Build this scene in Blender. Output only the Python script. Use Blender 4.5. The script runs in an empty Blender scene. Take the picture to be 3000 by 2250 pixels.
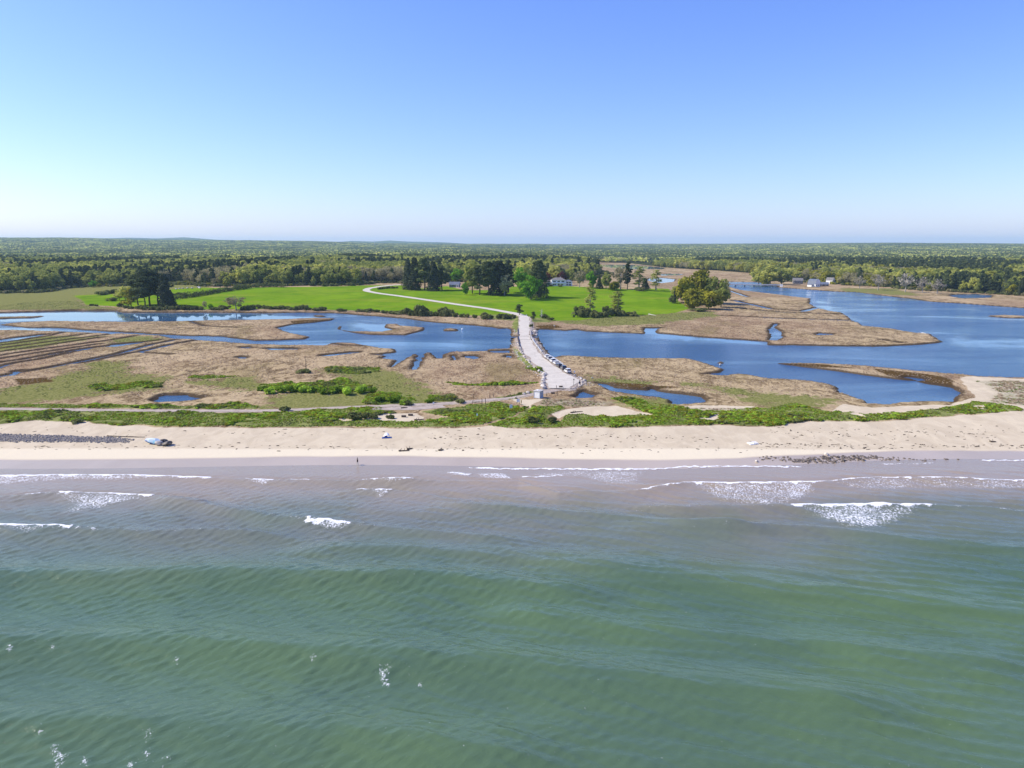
import bpy, bmesh, math, random
import numpy as np
from mathutils import Vector, Matrix

sc = bpy.context.scene
C = sc.collection
RAD = math.radians

# ------------------------------------------------------------------ camera, sky, sun, exposure
CAM_H, F_PX, HORIZON = 51.0, 2142.0, 716.0
PITCH = math.atan((1125.0 - HORIZON) / F_PX)
cam_d = bpy.data.cameras.new('camera')
cam_d.sensor_width = 36.0
cam_d.lens = 36.0 * F_PX / 3000.0
cam_d.clip_start = 1.0
cam_d.clip_end = 60000.0
cam = bpy.data.objects.new('camera', cam_d)
C.objects.link(cam)
cam.location = (0, 0, CAM_H)
cam.rotation_euler = (math.pi / 2 - PITCH, 0, 0)
sc.camera = cam

SUN_EL, SUN_AZ = RAD(43), RAD(-84)          # azimuth clockwise from +y (into the picture); the sun stands to the left
world = bpy.data.worlds.new('World')
sc.world = world
world.use_nodes = True
wn = world.node_tree
for n in list(wn.nodes):
    wn.nodes.remove(n)
w_out = wn.nodes.new('ShaderNodeOutputWorld')
w_bg = wn.nodes.new('ShaderNodeBackground')
w_sky = wn.nodes.new('ShaderNodeTexSky')
w_sky.sky_type = 'NISHITA'
w_sky.sun_disc = False
w_sky.sun_elevation = SUN_EL
w_sky.sun_rotation = SUN_AZ
w_sky.altitude = 0
w_sky.air_density = 1.0
w_sky.dust_density = 0.5
w_sky.ozone_density = 1.0
# one even grade over the whole sky: a power and a gain per channel
w_sep = wn.nodes.new('ShaderNodeSeparateColor'); w_com = wn.nodes.new('ShaderNodeCombineColor')
wn.links.new(w_sky.outputs[0], w_sep.inputs[0])
for k, (gain, power) in enumerate(((0.500, 1.22), (0.632, 1.13), (2.55, 0.52))):
    w_p = wn.nodes.new('ShaderNodeMath'); w_p.operation = 'POWER'; w_p.inputs[1].default_value = power
    w_m = wn.nodes.new('ShaderNodeMath'); w_m.operation = 'MULTIPLY'; w_m.inputs[1].default_value = gain
    wn.links.new(w_sep.outputs[k], w_p.inputs[0]); wn.links.new(w_p.outputs[0], w_m.inputs[0]); wn.links.new(w_m.outputs[0], w_com.inputs[k])
wn.links.new(w_com.outputs[0], w_bg.inputs['Color'])
w_bg.inputs['Strength'].default_value = 0.14
wn.links.new(w_bg.outputs[0], w_out.inputs['Surface'])

sun_d = bpy.data.lights.new('sun', 'SUN')
sun_d.energy = 4.7
sun_d.angle = RAD(0.53)
sun_d.color = (1.0, 0.92, 0.77)
sun = bpy.data.objects.new('sun', sun_d)
C.objects.link(sun)
sun_dir = Vector((math.sin(SUN_AZ) * math.cos(SUN_EL), math.cos(SUN_AZ) * math.cos(SUN_EL), math.sin(SUN_EL)))
sun.rotation_euler = sun_dir.to_track_quat('Z', 'Y').to_euler()
sun.location = (-200, 0, 300)

sc.view_settings.view_transform = 'Standard'
sc.view_settings.look = 'None'
sc.view_settings.gamma = 1.0
sc.view_settings.use_curve_mapping = False
sc.view_settings.exposure = 0.36
sc.render.engine = 'CYCLES'
sc.cycles.max_bounces = 6
sc.cycles.volume_bounces = 1
sc.cycles.use_denoising = True

# ------------------------------------------------------------------ numeric helpers
rng = np.random.default_rng(11)
random.seed(11)

def sstep(a, b, v):
    t = np.clip((v - a) / (b - a), 0, 1)
    return t * t * (3 - 2 * t)

def _hash(ix, iy, seed):
    n = (ix.astype(np.int64) * 374761393 + iy.astype(np.int64) * 668265263 + seed * 1442695041) & 0x7fffffff
    n = ((n ^ (n >> 13)) * 1274126177) & 0x7fffffff
    return ((n ^ (n >> 16)) & 0xffff) / 65535.0

def vnoise(x, y, seed=0):
    x = np.asarray(x, float); y = np.asarray(y, float)
    ix = np.floor(x); iy = np.floor(y)
    fx = x - ix; fy = y - iy
    fx = fx * fx * (3 - 2 * fx); fy = fy * fy * (3 - 2 * fy)
    a = _hash(ix, iy, seed); b = _hash(ix + 1, iy, seed)
    c = _hash(ix, iy + 1, seed); d = _hash(ix + 1, iy + 1, seed)
    return (a * (1 - fx) + b * fx) * (1 - fy) + (c * (1 - fx) + d * fx) * fy

def fbm(x, y, seed=0, octv=4):
    v = 0; a = 0.5; s = 0
    for k in range(octv):
        v = v + a * vnoise(np.asarray(x) * 2 ** k, np.asarray(y) * 2 ** k, seed + 17 * k); s += a; a *= 0.5
    return v / s

SKY_X = [-2500, 0, 230, 420, 600, 900, 1100, 1300, 1500, 1700, 2000, 2300, 2600, 3000, 5500]
SKY_Y = [702, 699, 698, 702, 702, 704, 710, 712, 713, 712, 712, 710, 709, 712, 712]

def base_z(x, y):
    """smooth lie of the land: sea bed, beach, dune, marsh, estate hill, far country"""
    x = np.asarray(x, float); y = np.asarray(y, float)
    ys = y - 5.0 * sstep(30, 110, x) + 1.5 * np.sin(x / 23.0)
    z = np.interp(ys, [-200, 60, 120, 148, 158, 164, 170, 177, 187, 196, 203, 211, 220, 235, 252, 270, 1e6],
                  [-6, -3.6, -1.6, -0.5, -0.16, 0.0, 0.16, 0.6, 1.15, 1.6, 1.8, 1.55, 1.25, 0.95, 0.7, 0.55, 0.55])
    hill = 6.0 * sstep(505, 830, y) * sstep(-520, -330, x) * (1 - sstep(110, 210, x - 0.02 * (y - 500)))
    z = z + hill
    left = 3.0 * sstep(780, 1200, y) * (1 - sstep(-420, -250, x))
    z = z + left
    r = np.hypot(x, y)
    px = 1500 + F_PX * x / np.maximum(y, 1.0)
    ridge = CAM_H + 9000.0 * (HORIZON - 4 - np.interp(px, SKY_X, SKY_Y)) / F_PX - 14
    ridge = ridge + 7 * (fbm(x / 900.0, y / 2500.0, 5, 3) - 0.5)
    z = z + np.where(y > 100, sstep(3200, 9000, r) * np.maximum(ridge, 8), 0.0)
    z = z + np.where(y > 100, sstep(2300, 3600, r) * 5 * fbm(x / 500.0, y / 500.0, 8, 2), 0.0)
    return z

def ray(px, py):
    u = (1125.0 - py) / F_PX
    return ((px - 1500.0) / F_PX, math.cos(PITCH) + u * math.sin(PITCH), -math.sin(PITCH) + u * math.cos(PITCH))

def P(px, py, z=None):
    """photo pixel (3000 x 2250) -> ground position"""
    dx, dy, dz = ray(px, py)
    zz = 0.5 if z is None else z
    for k in range(25 if z is None else 1):
        t = (zz - CAM_H) / dz
        x, y = dx * t, dy * t
        if z is None:
            zz = 0.5 * zz + 0.5 * float(base_z(x, y))
    return (x, y)

def PP(lst, z=None):
    return np.array([P(a, b, z) for a, b in lst])

def sdpoly(X, Y, poly, margin=30.0):
    """signed distance to a polygon, positive inside; -margin where far away"""
    out = np.full(X.shape, -margin)
    lo = poly.min(0) - margin; hi = poly.max(0) + margin
    m = (X > lo[0]) & (X < hi[0]) & (Y > lo[1]) & (Y < hi[1])
    if not m.any():
        return out
    x = X[m]; y = Y[m]
    d2 = np.full(x.shape, 1e18); ins = np.zeros(x.shape, bool)
    n = len(poly)
    for i in range(n):
        ax, ay = poly[i]; bx, by = poly[(i + 1) % n]
        ex, ey = bx - ax, by - ay
        L = ex * ex + ey * ey + 1e-12
        t = np.clip(((x - ax) * ex + (y - ay) * ey) / L, 0, 1)
        d2 = np.minimum(d2, (x - ax - t * ex) ** 2 + (y - ay - t * ey) ** 2)
        c = (ay > y) != (by > y)
        if ey != 0:
            ins ^= c & (x < ex * (y - ay) / ey + ax)
    d = np.sqrt(d2)
    out[m] = np.maximum(np.where(ins, d, -d), -margin)
    return out

def dline(X, Y, pts, margin=30.0):
    out = np.full(X.shape, margin)
    lo = pts.min(0) - margin; hi = pts.max(0) + margin
    m = (X > lo[0]) & (X < hi[0]) & (Y > lo[1]) & (Y < hi[1])
    if not m.any():
        return out
    x = X[m]; y = Y[m]
    d2 = np.full(x.shape, 1e18)
    for i in range(len(pts) - 1):
        ax, ay = pts[i]; bx, by = pts[i + 1]
        ex, ey = bx - ax, by - ay
        t = np.clip(((x - ax) * ex + (y - ay) * ey) / (ex * ex + ey * ey + 1e-12), 0, 1)
        d2 = np.minimum(d2, (x - ax - t * ex) ** 2 + (y - ay - t * ey) ** 2)
    out[m] = np.sqrt(d2)
    return out

def best(X, Y, polys, margin=30.0):
    v = np.full(X.shape, -margin)
    for p in polys:
        v = np.maximum(v, sdpoly(X, Y, p, margin))
    return v

ORD = ['first', 'second', 'third', 'fourth', 'fifth', 'sixth', 'seventh', 'eighth', 'ninth', 'tenth', 'eleventh', 'twelfth', 'thirteenth', 'fourteenth', 'fifteenth', 'sixteenth', 'seventeenth', 'eighteenth', 'nineteenth', 'twentieth']
ORD += ['twenty-' + o for o in ORD[:9]] + ['thirtieth'] + ['thirty-' + o for o in ORD[:9]] + ['fortieth']

# ------------------------------------------------------------------ node helper
class NT:
    def __init__(self, name):
        self.m = bpy.data.materials.new(name)
        self.m.use_nodes = True
        self.t = self.m.node_tree
        for n in list(self.t.nodes):
            self.t.nodes.remove(n)
        self.out = self.t.nodes.new('ShaderNodeOutputMaterial')
    def node(self, kind, **kw):
        n = self.t.nodes.new(kind)
        for k, v in kw.items():
            setattr(n, k, v)
        return n
    def link(self, a, b):
        self.t.links.new(a, b)
    def put(self, sock, v):
        if hasattr(v, 'is_linked') or isinstance(v, bpy.types.NodeSocket):
            self.link(v, sock)
        elif isinstance(v, (tuple, list)):
            sock.default_value = tuple(v) + ((1.0,) if len(v) == 3 and len(sock.default_value) == 4 else ())
        else:
            sock.default_value = v
    def attr(self, name):
        n = self.node('ShaderNodeAttribute', attribute_name=name)
        return n
    def sep(self, sock):
        n = self.node('ShaderNodeSeparateColor')
        self.link(sock, n.inputs[0])
        return n.outputs
    def pos(self):
        return self.node('ShaderNodeNewGeometry').outputs['Position']
    def mapping(self, vec, scale=(1, 1, 1), rot=(0, 0, 0)):
        n = self.node('ShaderNodeMapping')
        self.link(vec, n.inputs[0]); n.inputs['Scale'].default_value = scale; n.inputs['Rotation'].default_value = rot
        return n.outputs[0]
    def noise(self, vec, scale, detail=4, rough=0.55, dist=0.0):
        n = self.node('ShaderNodeTexNoise')
        self.link(vec, n.inputs['Vector'])
        n.inputs['Scale'].default_value = scale; n.inputs['Detail'].default_value = detail
        n.inputs['Roughness'].default_value = rough; n.inputs['Distortion'].default_value = dist
        return n.outputs[0]
    def math(self, op, a, b=0.0, c=0.0, clamp=False):
        n = self.node('ShaderNodeMath', operation=op, use_clamp=clamp)
        self.put(n.inputs[0], a); self.put(n.inputs[1], b); self.put(n.inputs[2], c)
        return n.outputs[0]
    def ramp(self, v, a, b, lo=0.0, hi=1.0):
        n = self.node('ShaderNodeMapRange', interpolation_type='SMOOTHSTEP')
        self.put(n.inputs[0], v); self.put(n.inputs[1], a); self.put(n.inputs[2], b)
        self.put(n.inputs[3], lo); self.put(n.inputs[4], hi)
        return n.outputs[0]
    def mix(self, f, a, b, blend='MIX'):
        n = self.node('ShaderNodeMix', data_type='RGBA', blend_type=blend)
        self.put(n.inputs[0], f); self.put(n.inputs[6], a); self.put(n.inputs[7], b)
        return n.outputs[2]
    def bump(self, h, strength=0.5, dist=0.1, normal=None):
        n = self.node('ShaderNodeBump')
        self.put(n.inputs['Height'], h); self.put(n.inputs['Strength'], strength); self.put(n.inputs['Distance'], dist)
        if normal is not None:
            self.link(normal, n.inputs['Normal'])
        return n.outputs[0]
    def bsdf(self, color, rough=0.8, spec=0.3, normal=None, metallic=0.0, ior=None):
        n = self.node('ShaderNodeBsdfPrincipled')
        self.put(n.inputs['Base Color'], color); self.put(n.inputs['Roughness'], rough)
        self.put(n.inputs['Specular IOR Level'], spec); self.put(n.inputs['Metallic'], metallic)
        if ior: n.inputs['IOR'].default_value = ior
        if normal is not None: self.link(normal, n.inputs['Normal'])
        return n.outputs[0]
    def done(self, shader):
        self.link(shader, self.out.inputs['Surface'])
        return self.m

MAT = {}
def plain(name, col, rough=0.7, spec=0.3, var=0.12, scale=3.0, metallic=0.0):
    if name in MAT: return MAT[name]
    t = NT(name)
    tc = t.node('ShaderNodeTexCoord').outputs['Object']
    n = t.noise(tc, scale, 5)
    c2 = tuple(max(0, c * (1 - 2 * var)) for c in col); c3 = tuple(min(1, c * (1 + 2 * var)) for c in col)
    MAT[name] = t.done(t.bsdf(t.mix(t.ramp(n, 0.3, 0.7), c2, c3), rough, spec, t.bump(n, 0.25, 0.03), metallic))
    return MAT[name]

# ------------------------------------------------------------------ object helpers
def link_mesh(name, verts, faces, mat, parent=None, smooth=False):
    me = bpy.data.meshes.new(name)
    me.from_pydata([tuple(v) for v in verts], [], [tuple(f) for f in faces])
    if mat is not None: me.materials.append(mat)
    if smooth: me.polygons.foreach_set('use_smooth', [True] * len(me.polygons))
    me.update()
    o = bpy.data.objects.new(name, me)
    C.objects.link(o)
    if parent is not None: o.parent = parent
    return o

def np_mesh(name, V, Q, mat, smooth=True):
    """V (n,3), Q (m,4) or (m,3) -> mesh datablock, fast"""
    V = np.ascontiguousarray(V, np.float32); Q = np.ascontiguousarray(Q, np.int32)
    k = Q.shape[1]
    me = bpy.data.meshes.new(name)
    me.vertices.add(len(V)); me.vertices.foreach_set('co', V.ravel())
    me.loops.add(Q.size); me.loops.foreach_set('vertex_index', Q.ravel())
    me.polygons.add(len(Q))
    me.polygons.foreach_set('loop_start', np.arange(0, Q.size, k, dtype=np.int32))
    me.polygons.foreach_set('loop_total', np.full(len(Q), k, np.int32))
    me.polygons.foreach_set('use_smooth', np.full(len(Q), smooth, bool))
    if mat is not None: me.materials.append(mat)
    me.update(calc_edges=True)
    return me

def tag(o, label=None, cat=None, group=None, kind=None):
    if label: o['label'] = label
    if cat: o['category'] = cat
    if group: o['group'] = group
    if kind: o['kind'] = kind
    return o

def thing(name, loc, label, cat, rotz=0.0, group=None, scale=None):
    o = bpy.data.objects.new(name, None)
    o.empty_display_size = 0.3
    C.objects.link(o)
    o.location = loc; o.rotation_euler = (0, 0, rotz)
    if scale is not None: o.scale = scale
    return tag(o, label, cat, group)

def copy_tree(root, loc, rotz, scale=None, label=None, group=None):
    r = root.copy(); C.objects.link(r)
    r.location = loc; r.rotation_euler = (0, 0, rotz)
    if scale is not None: r.scale = scale
    if label: r['label'] = label
    if group: r['group'] = group
    for ch in root.children:
        c = ch.copy(); C.objects.link(c); c.parent = r
        for g in ch.children:
            d = g.copy(); C.objects.link(d); d.parent = c
    return r

class MB:
    """collects boxes, prisms and tubes into one mesh"""
    def __init__(self): self.v = []; self.f = []
    def add(self, v, f):
        n = len(self.v); self.v += [tuple(p) for p in v]; self.f += [tuple(i + n for i in q) for q in f]; return self
    def box(self, c, s, rz=0.0):
        x, y, z = s[0] / 2, s[1] / 2, s[2] / 2
        ca, sa = math.cos(rz), math.sin(rz)
        v = []
        for dz in (-z, z):
            for dx, dy in ((-x, -y), (x, -y), (x, y), (-x, y)):
                v.append((c[0] + dx * ca - dy * sa, c[1] + dx * sa + dy * ca, c[2] + dz))
        return self.add(v, [(0, 3, 2, 1), (4, 5, 6, 7), (0, 1, 5, 4), (1, 2, 6, 5), (2, 3, 7, 6), (3, 0, 4, 7)])
    def tube(self, pts, radii, n=6):
        pts = [Vector(p) for p in pts]; rings = []
        v = []; f = []
        for i, p in enumerate(pts):
            d = (pts[min(i + 1, len(pts) - 1)] - pts[max(i - 1, 0)]).normalized()
            a = d.orthogonal().normalized(); b = d.cross(a)
            for k in range(n):
                t = 2 * math.pi * k / n
                v.append(p + (a * math.cos(t) + b * math.sin(t)) * radii[i])
        for i in range(len(pts) - 1):
            for k in range(n):
                f.append((i * n + k, i * n + (k + 1) % n, (i + 1) * n + (k + 1) % n, (i + 1) * n + k))
        f.append(tuple(range(n))[::-1]); f.append(tuple((len(pts) - 1) * n + k for k in range(n)))
        return self.add(v, f)
    def prism(self, prof, y0, y1):
        """profile in xz, extruded along y"""
        n = len(prof)
        v = [(x, y0, z) for x, z in prof] + [(x, y1, z) for x, z in prof]
        f = [tuple(range(n)), tuple(range(2 * n - 1, n - 1, -1))]
        f += [((i + 1) % n, i, n + i, n + (i + 1) % n) for i in range(n)]
        return self.add(v, f)
    def build(self, name, mat, parent=None, smooth=False):
        return link_mesh(name, self.v, self.f, mat, parent, smooth)

# ------------------------------------------------------------------ outlines read off the photograph (3000 x 2250 pixels)
WATER = [
    # left lagoon and its channels
    [(-700, 930), (0, 917), (71, 915), (203, 911), (346, 911), (360, 916), (502, 916), (644, 916), (750, 918), (886, 916), (987, 918),
     (1089, 926), (1191, 934), (1259, 944), (1394, 954), (1428, 958), (1462, 963), (1489, 962), (1498, 968), (1497, 985), (1499, 998), (1495, 1010), (1494, 1022),
     (1425, 1025), (1428, 1031), (1388, 1032), (1327, 1032), (1299, 1037), (1290, 1047), (1279, 1052), (1268, 1036), (1259, 1032), (1245, 1036), (1233, 1054),
     (1227, 1074), (1215, 1086), (1204, 1085), (1212, 1070), (1223, 1042), (1218, 1037), (1208, 1039), (1167, 1062), (1155, 1075), (1145, 1078), (1160, 1064), (1164, 1056),
     (1120, 1051), (1135, 1044), (1120, 1038), (1164, 1033), (1157, 1024), (1116, 1020), (1072, 1012), (1040, 1007), (1004, 1004), (967, 1006), (947, 1014),
     (900, 1012), (830, 1012), (750, 1009), (678, 1004), (600, 999), (560, 995), (512, 994), (475, 984), (397, 980), (329, 979), (260, 976), (186, 973), (80, 968), (0, 968), (-700, 990)],
    # right channel, lagoon and river
    [(1574, 985), (1572, 972), (1580, 965), (1602, 965), (1653, 969), (1690, 966), (1717, 971), (1800, 975), (1890, 979), (1888, 970), (1892, 961), (1936, 961), (1922, 969), (1922, 976),
     (2010, 984), (2076, 990), (2246, 1001), (2250, 1011), (2352, 1013), (2555, 1016), (2650, 1013), (2731, 1007), (2762, 1002), (2740, 990), (2731, 980), (2684, 977), (2606, 963), (2531, 956),
     (2494, 937), (2487, 929), (2467, 917), (2433, 912), (2399, 904), (2372, 890), (2375, 875), (2328, 870), (2277, 863), (2175, 851), (2134, 840), (2120, 832), (2118, 825), (2212, 827), (2262, 833),
     (2280, 842), (2372, 849), (2440, 854), (2514, 857), (2582, 866), (2674, 876), (2725, 884), (2793, 888), (2894, 895), (3000, 903), (3500, 945), (3800, 1130), (3400, 1121), (3000, 1109),
     (2860, 1104), (2826, 1099), (2691, 1089), (2589, 1078), (2487, 1070), (2386, 1066), (2270, 1064), (2352, 1076), (2453, 1088), (2521, 1098), (2623, 1112), (2684, 1117), (2725, 1127),
     (2793, 1137), (2810, 1150), (2793, 1177), (2779, 1185), (2708, 1183), (2623, 1187), (2592, 1194), (2555, 1192), (2538, 1183), (2462, 1153), (2453, 1134), (2386, 1119), (2250, 1110),
     (2178, 1097), (2161, 1094), (2127, 1102), (2060, 1098), (2110, 1090), (2120, 1083), (2076, 1068), (2056, 1060), (2009, 1052), (1903, 1051), (1859, 1051), (1805, 1050), (1737, 1048),
     (1663, 1043), (1634, 1044), (1625, 1048), (1612, 1040), (1600, 1024), (1588, 1008), (1582, 996)],
    # bridge channel
    [(1480, 986), (1600, 986), (1600, 994), (1480, 994)],
    # ponds
    [(446, 1178), (470, 1164), (495, 1159), (550, 1159), (570, 1166), (594, 1166), (560, 1178), (520, 1183), (470, 1184)],
    [(1751, 1124), (1781, 1126), (1798, 1138), (1850, 1142), (1900, 1145), (1910, 1138), (1924, 1146), (1992, 1156), (2056, 1165), (2070, 1173), (2056, 1187), (1985, 1192), (1964, 1188),
     (1971, 1178), (1941, 1169), (1839, 1157), (1798, 1148), (1771, 1137)],
    [(1680, 1166), (1700, 1152), (1712, 1149), (1740, 1160), (1730, 1170), (1700, 1171)],
    [(936, 1044), (970, 1038), (1030, 1034), (1055, 1032), (1050, 1036), (1000, 1041), (960, 1045)],
    [(770, 1023), (800, 1021), (872, 1022), (868, 1026), (800, 1027)],
    [(1436, 1028), (1492, 1027), (1493, 1035), (1440, 1034)],
    [(1361, 1049), (1366, 1043), (1395, 1043), (1400, 1050), (1385, 1054)],
    [(1322, 1043), (1332, 1042), (1335, 1056), (1331, 1058)], [(1479, 1048), (1486, 1042), (1496, 1044), (1496, 1050)],
    [(692, 1049), (700, 1047), (726, 1048), (715, 1052)], [(699, 1019), (730, 1018), (752, 1021), (720, 1022)],
    [(2256, 962), (2270, 961), (2290, 976), (2291, 989), (2276, 999), (2252, 998), (2262, 986), (2250, 970)],
    [(2388, 980), (2400, 977), (2440, 979), (2430, 983), (2395, 983)],
    [(2640, 1108), (2660, 1106), (2700, 1110), (2715, 1116), (2690, 1117), (2672, 1112)],
    [(30, 1100), (40, 1090), (62, 1088), (50, 1098), (36, 1103)],
    [(315, 1017), (330, 1010), (400, 1004), (425, 1004), (400, 1009), (340, 1017)],
    [(-40, 1002), (60, 988), (130, 980), (150, 980), (60, 995), (-40, 1010)],
    # far creek and pools
    [(1744, 776), (1790, 776), (1850, 776), (1950, 785), (1940, 789), (1850, 789), (1780, 784), (1750, 782)],
    [(1930, 804), (1960, 802), (2006, 803), (1990, 807), (1940, 808)],
    [(1893, 822), (1905, 815), (1925, 813), (1950, 815), (1978, 818), (1972, 826), (1950, 829), (1935, 832), (1905, 828)],
    [(2779, 867), (2800, 863), (2860, 862), (2908, 866), (2900, 873), (2820, 875)],
    [(2130, 851), (2138, 851), (2195, 870), (2188, 871)],
    [(2880, 848), (2905, 846), (2912, 856), (2890, 858)],
]
ISLANDS = [
    [(0, 952), (51, 946), (153, 941), (244, 943), (373, 944), (509, 943), (576, 941), (644, 939), (750, 938), (845, 936), (919, 933), (981, 934), (970, 939), (919, 946),
     (858, 951), (811, 961), (838, 972), (906, 988), (899, 994), (818, 998), (750, 999), (712, 995), (644, 986), (542, 984), (475, 980), (397, 976), (322, 972), (271, 969), (203, 963),
     (136, 960), (78, 961), (20, 955)],
    [(994, 956), (991, 965), (1031, 975), (1089, 981), (1191, 982), (1238, 970), (1245, 961), (1225, 958), (1177, 956), (1167, 951), (1130, 951), (1126, 960), (1157, 966),
     (1116, 973), (1031, 972), (1001, 966), (1003, 956)],
    [(1298, 967), (1310, 963), (1343, 966), (1340, 970), (1300, 971)],
    [(2887, 926), (2940, 924), (3010, 927), (3010, 933), (2940, 931)],
    [(2095, 1064), (2105, 1059), (2120, 1062), (2118, 1066)],
    [(-60, 931), (100, 928), (138, 926), (100, 931), (-60, 936)],
    [(915, 925), (950, 926), (955, 929), (930, 929)],
]
DITCH = [([(-40, 1058), (80, 1039), (200, 1022), (290, 1008)], 0.7), ([(-40, 1037), (80, 1020), (180, 1006), (300, 988)], 0.7), ([(-40, 1018), (60, 1004), (150, 992), (260, 978)], 0.7),  # mosquito ditches in the marsh, pixel polylines with half width in metres
    ([(-40, 1110), (60, 1091), (140, 1078), (250, 1056), (350, 1035), (440, 1010), (512, 996)], 1.05),
    ([(-40, 1068), (60, 1054), (160, 1036), (260, 1020), (330, 1012), (400, 1004), (470, 996)], 1.08),
    ([(-40, 1048), (80, 1030), (200, 1013), (300, 1000), (400, 984)], 0.79),
    ([(-40, 1027), (60, 1013), (200, 995), (330, 978)], 0.79),
    ([(-40, 1010), (60, 997), (140, 985), (186, 974)], 0.65),
    ([(-40, 1092), (20, 1068), (120, 1052), (255, 1023), (262, 1021)], 0.65),
    ([(230, 1065), (330, 1045), (410, 1030), (430, 1034), (500, 1038)], 0.65),
    ([(420, 1028), (500, 1010), (575, 997)], 1.08),
    ([(2150, 880), (2260, 905), (2350, 912), (2395, 901)], 2.4), ([(2180, 905), (2300, 915), (2465, 920)], 2.4),
    ([(2120, 925), (2300, 933), (2490, 938)], 2.4), ([(2560, 957), (2620, 963)], 1.1), ([(2580, 995), (2640, 1005)], 0.8),
    ([(2260, 962), (2275, 948)], 0.8), ([(1300, 1008), (1290, 1050)], 0.6),
    ([(970, 1006), (1010, 1012), (1060, 1013)], 0.6), ([(1100, 1038), (1160, 1042)], 0.8), ([(560, 942), (600, 955), (700, 960)], 0.6),
]
MEADOW = [[(215, 866), (300, 862), (420, 866), (500, 848), (600, 843), (750, 842), (1000, 839), (1075, 836), (1180, 836), (1240, 845), (1310, 838), (1360, 850), (1480, 850), (1500, 840), (1610, 836),
           (1700, 840), (1850, 848), (1960, 846), (1985, 880), (2020, 905), (1980, 917), (1900, 922), (1760, 930), (1700, 938), (1620, 940), (1580, 934), (1517, 926), (1440, 926), (1300, 921), (1200, 913),
           (1000, 909), (880, 904), (700, 906), (560, 907), (420, 905), (340, 898), (250, 893), (240, 880)]]
OLIVE = [[(-400, 890), (-200, 868), (0, 852), (170, 842), (300, 833), (520, 826), (620, 836), (600, 846), (500, 852), (420, 866), (300, 864), (200, 870), (0, 872)], [(-200, 868), (250, 866), (245, 893), (350, 905), (0, 908), (-200, 910)], [(1580, 930), (2080, 912), (2110, 925), (1900, 950), (1740, 955), (1640, 945)],
         [(-100, 1165), (80, 1130), (200, 1100), (280, 1060), (340, 1060), (380, 1090), (480, 1115), (470, 1140), (330, 1150), (200, 1165), (60, 1187), (-100, 1187)],
         [(940, 1085), (1100, 1078), (1200, 1110), (1260, 1140), (1310, 1165), (1290, 1184), (1160, 1187), (1000, 1192), (830, 1200), (750, 1196), (800, 1165), (940, 1130), (1000, 1110)],
         [(1690, 1120), (1730, 1103), (1820, 1110), (1940, 1118), (1900, 1130), (1760, 1123)], [(2010, 1127), (2180, 1140), (2440, 1170), (2440, 1195), (2350, 1202), (2250, 1195), (2110, 1150)],
         [(330, 990), (450, 985), (500, 995), (400, 1003), (330, 1005)], [(1790, 1165), (1960, 1170), (1970, 1190), (1850, 1185)], [(-100, 1010), (120, 985), (300, 985), (100, 1020), (-100, 1040)],
         [(560, 1118), (700, 1108), (760, 1125), (740, 1140), (640, 1135)], [(2460, 845), (2620, 845), (2700, 866), (2600, 863), (2480, 853)], [(2540, 943), (2700, 960), (2600, 958)]]
LUSH = [[(-400, 1205), (0, 1203), (340, 1208), (750, 1210), (870, 1205), (1000, 1199), (1110, 1190), (1135, 1205), (1180, 1212), (1100, 1230), (1250, 1236), (1320, 1222), (1260, 1212), (1235, 1205), (1300, 1196),
         (1460, 1178), (1500, 1190), (1545, 1197), (1500, 1222), (1420, 1246), (1330, 1252), (1259, 1252), (900, 1251), (750, 1251), (475, 1250), (350, 1246), (237, 1236), (115, 1233), (0, 1242), (-400, 1240)],
        [(-400, 1183), (0, 1185), (200, 1186), (450, 1188), (600, 1190), (700, 1180), (760, 1190), (760, 1199), (340, 1198), (0, 1194), (-400, 1190)],
        [(1435, 1250), (1510, 1222), (1560, 1192), (1650, 1190), (1655, 1198), (1625, 1212), (1600, 1225), (1640, 1235), (1655, 1215), (1680, 1208), (1735, 1222), (1860, 1215), (1925, 1217), (1890, 1208), (1790, 1168),
         (1830, 1168), (1960, 1190), (2070, 1205), (2120, 1205), (2150, 1200), (2250, 1196), (2330, 1182), (2380, 1195), (2440, 1208), (2500, 1205), (2540, 1215), (2640, 1210), (2800, 1195), (2850, 1178),
         (2900, 1180), (2980, 1195), (2990, 1203), (2826, 1214), (2691, 1224), (2575, 1234), (2386, 1234), (2250, 1248), (2130, 1245), (2076, 1243), (1805, 1251), (1655, 1252), (1500, 1253)],
        [(950, 1080), (1000, 1073), (1100, 1076), (1115, 1088), (1040, 1097), (960, 1092)], [(760, 1128), (880, 1120), (1000, 1112), (1090, 1130), (1080, 1148), (1030, 1155), (900, 1152), (790, 1142)],
        [(1080, 1152), (1150, 1147), (1215, 1165), (1220, 1180), (1100, 1188), (1060, 1180)], [(1250, 1158), (1330, 1162), (1330, 1176), (1260, 1179)],
        [(1300, 1117), (1400, 1126), (1500, 1117), (1580, 1121), (1500, 1128), (1400, 1132), (1330, 1128)], [(260, 1128), (480, 1120), (470, 1136), (280, 1145)],
        [(1508, 1016), (1528, 1040), (1562, 1077), (1598, 1093), (1590, 1101), (1545, 1080), (1506, 1036)], [(545, 1104), (640, 1098), (700, 1102), (600, 1110)], [(1450, 1166), (1560, 1146), (1566, 1152), (1500, 1172)],
        [(1518, 925), (1500, 950), (1512, 985), (1520, 960)], [(1400, 922), (1517, 922), (1516, 940), (1440, 935)], [(1555, 930), (1600, 932), (1620, 945), (1560, 945)]]
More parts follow.
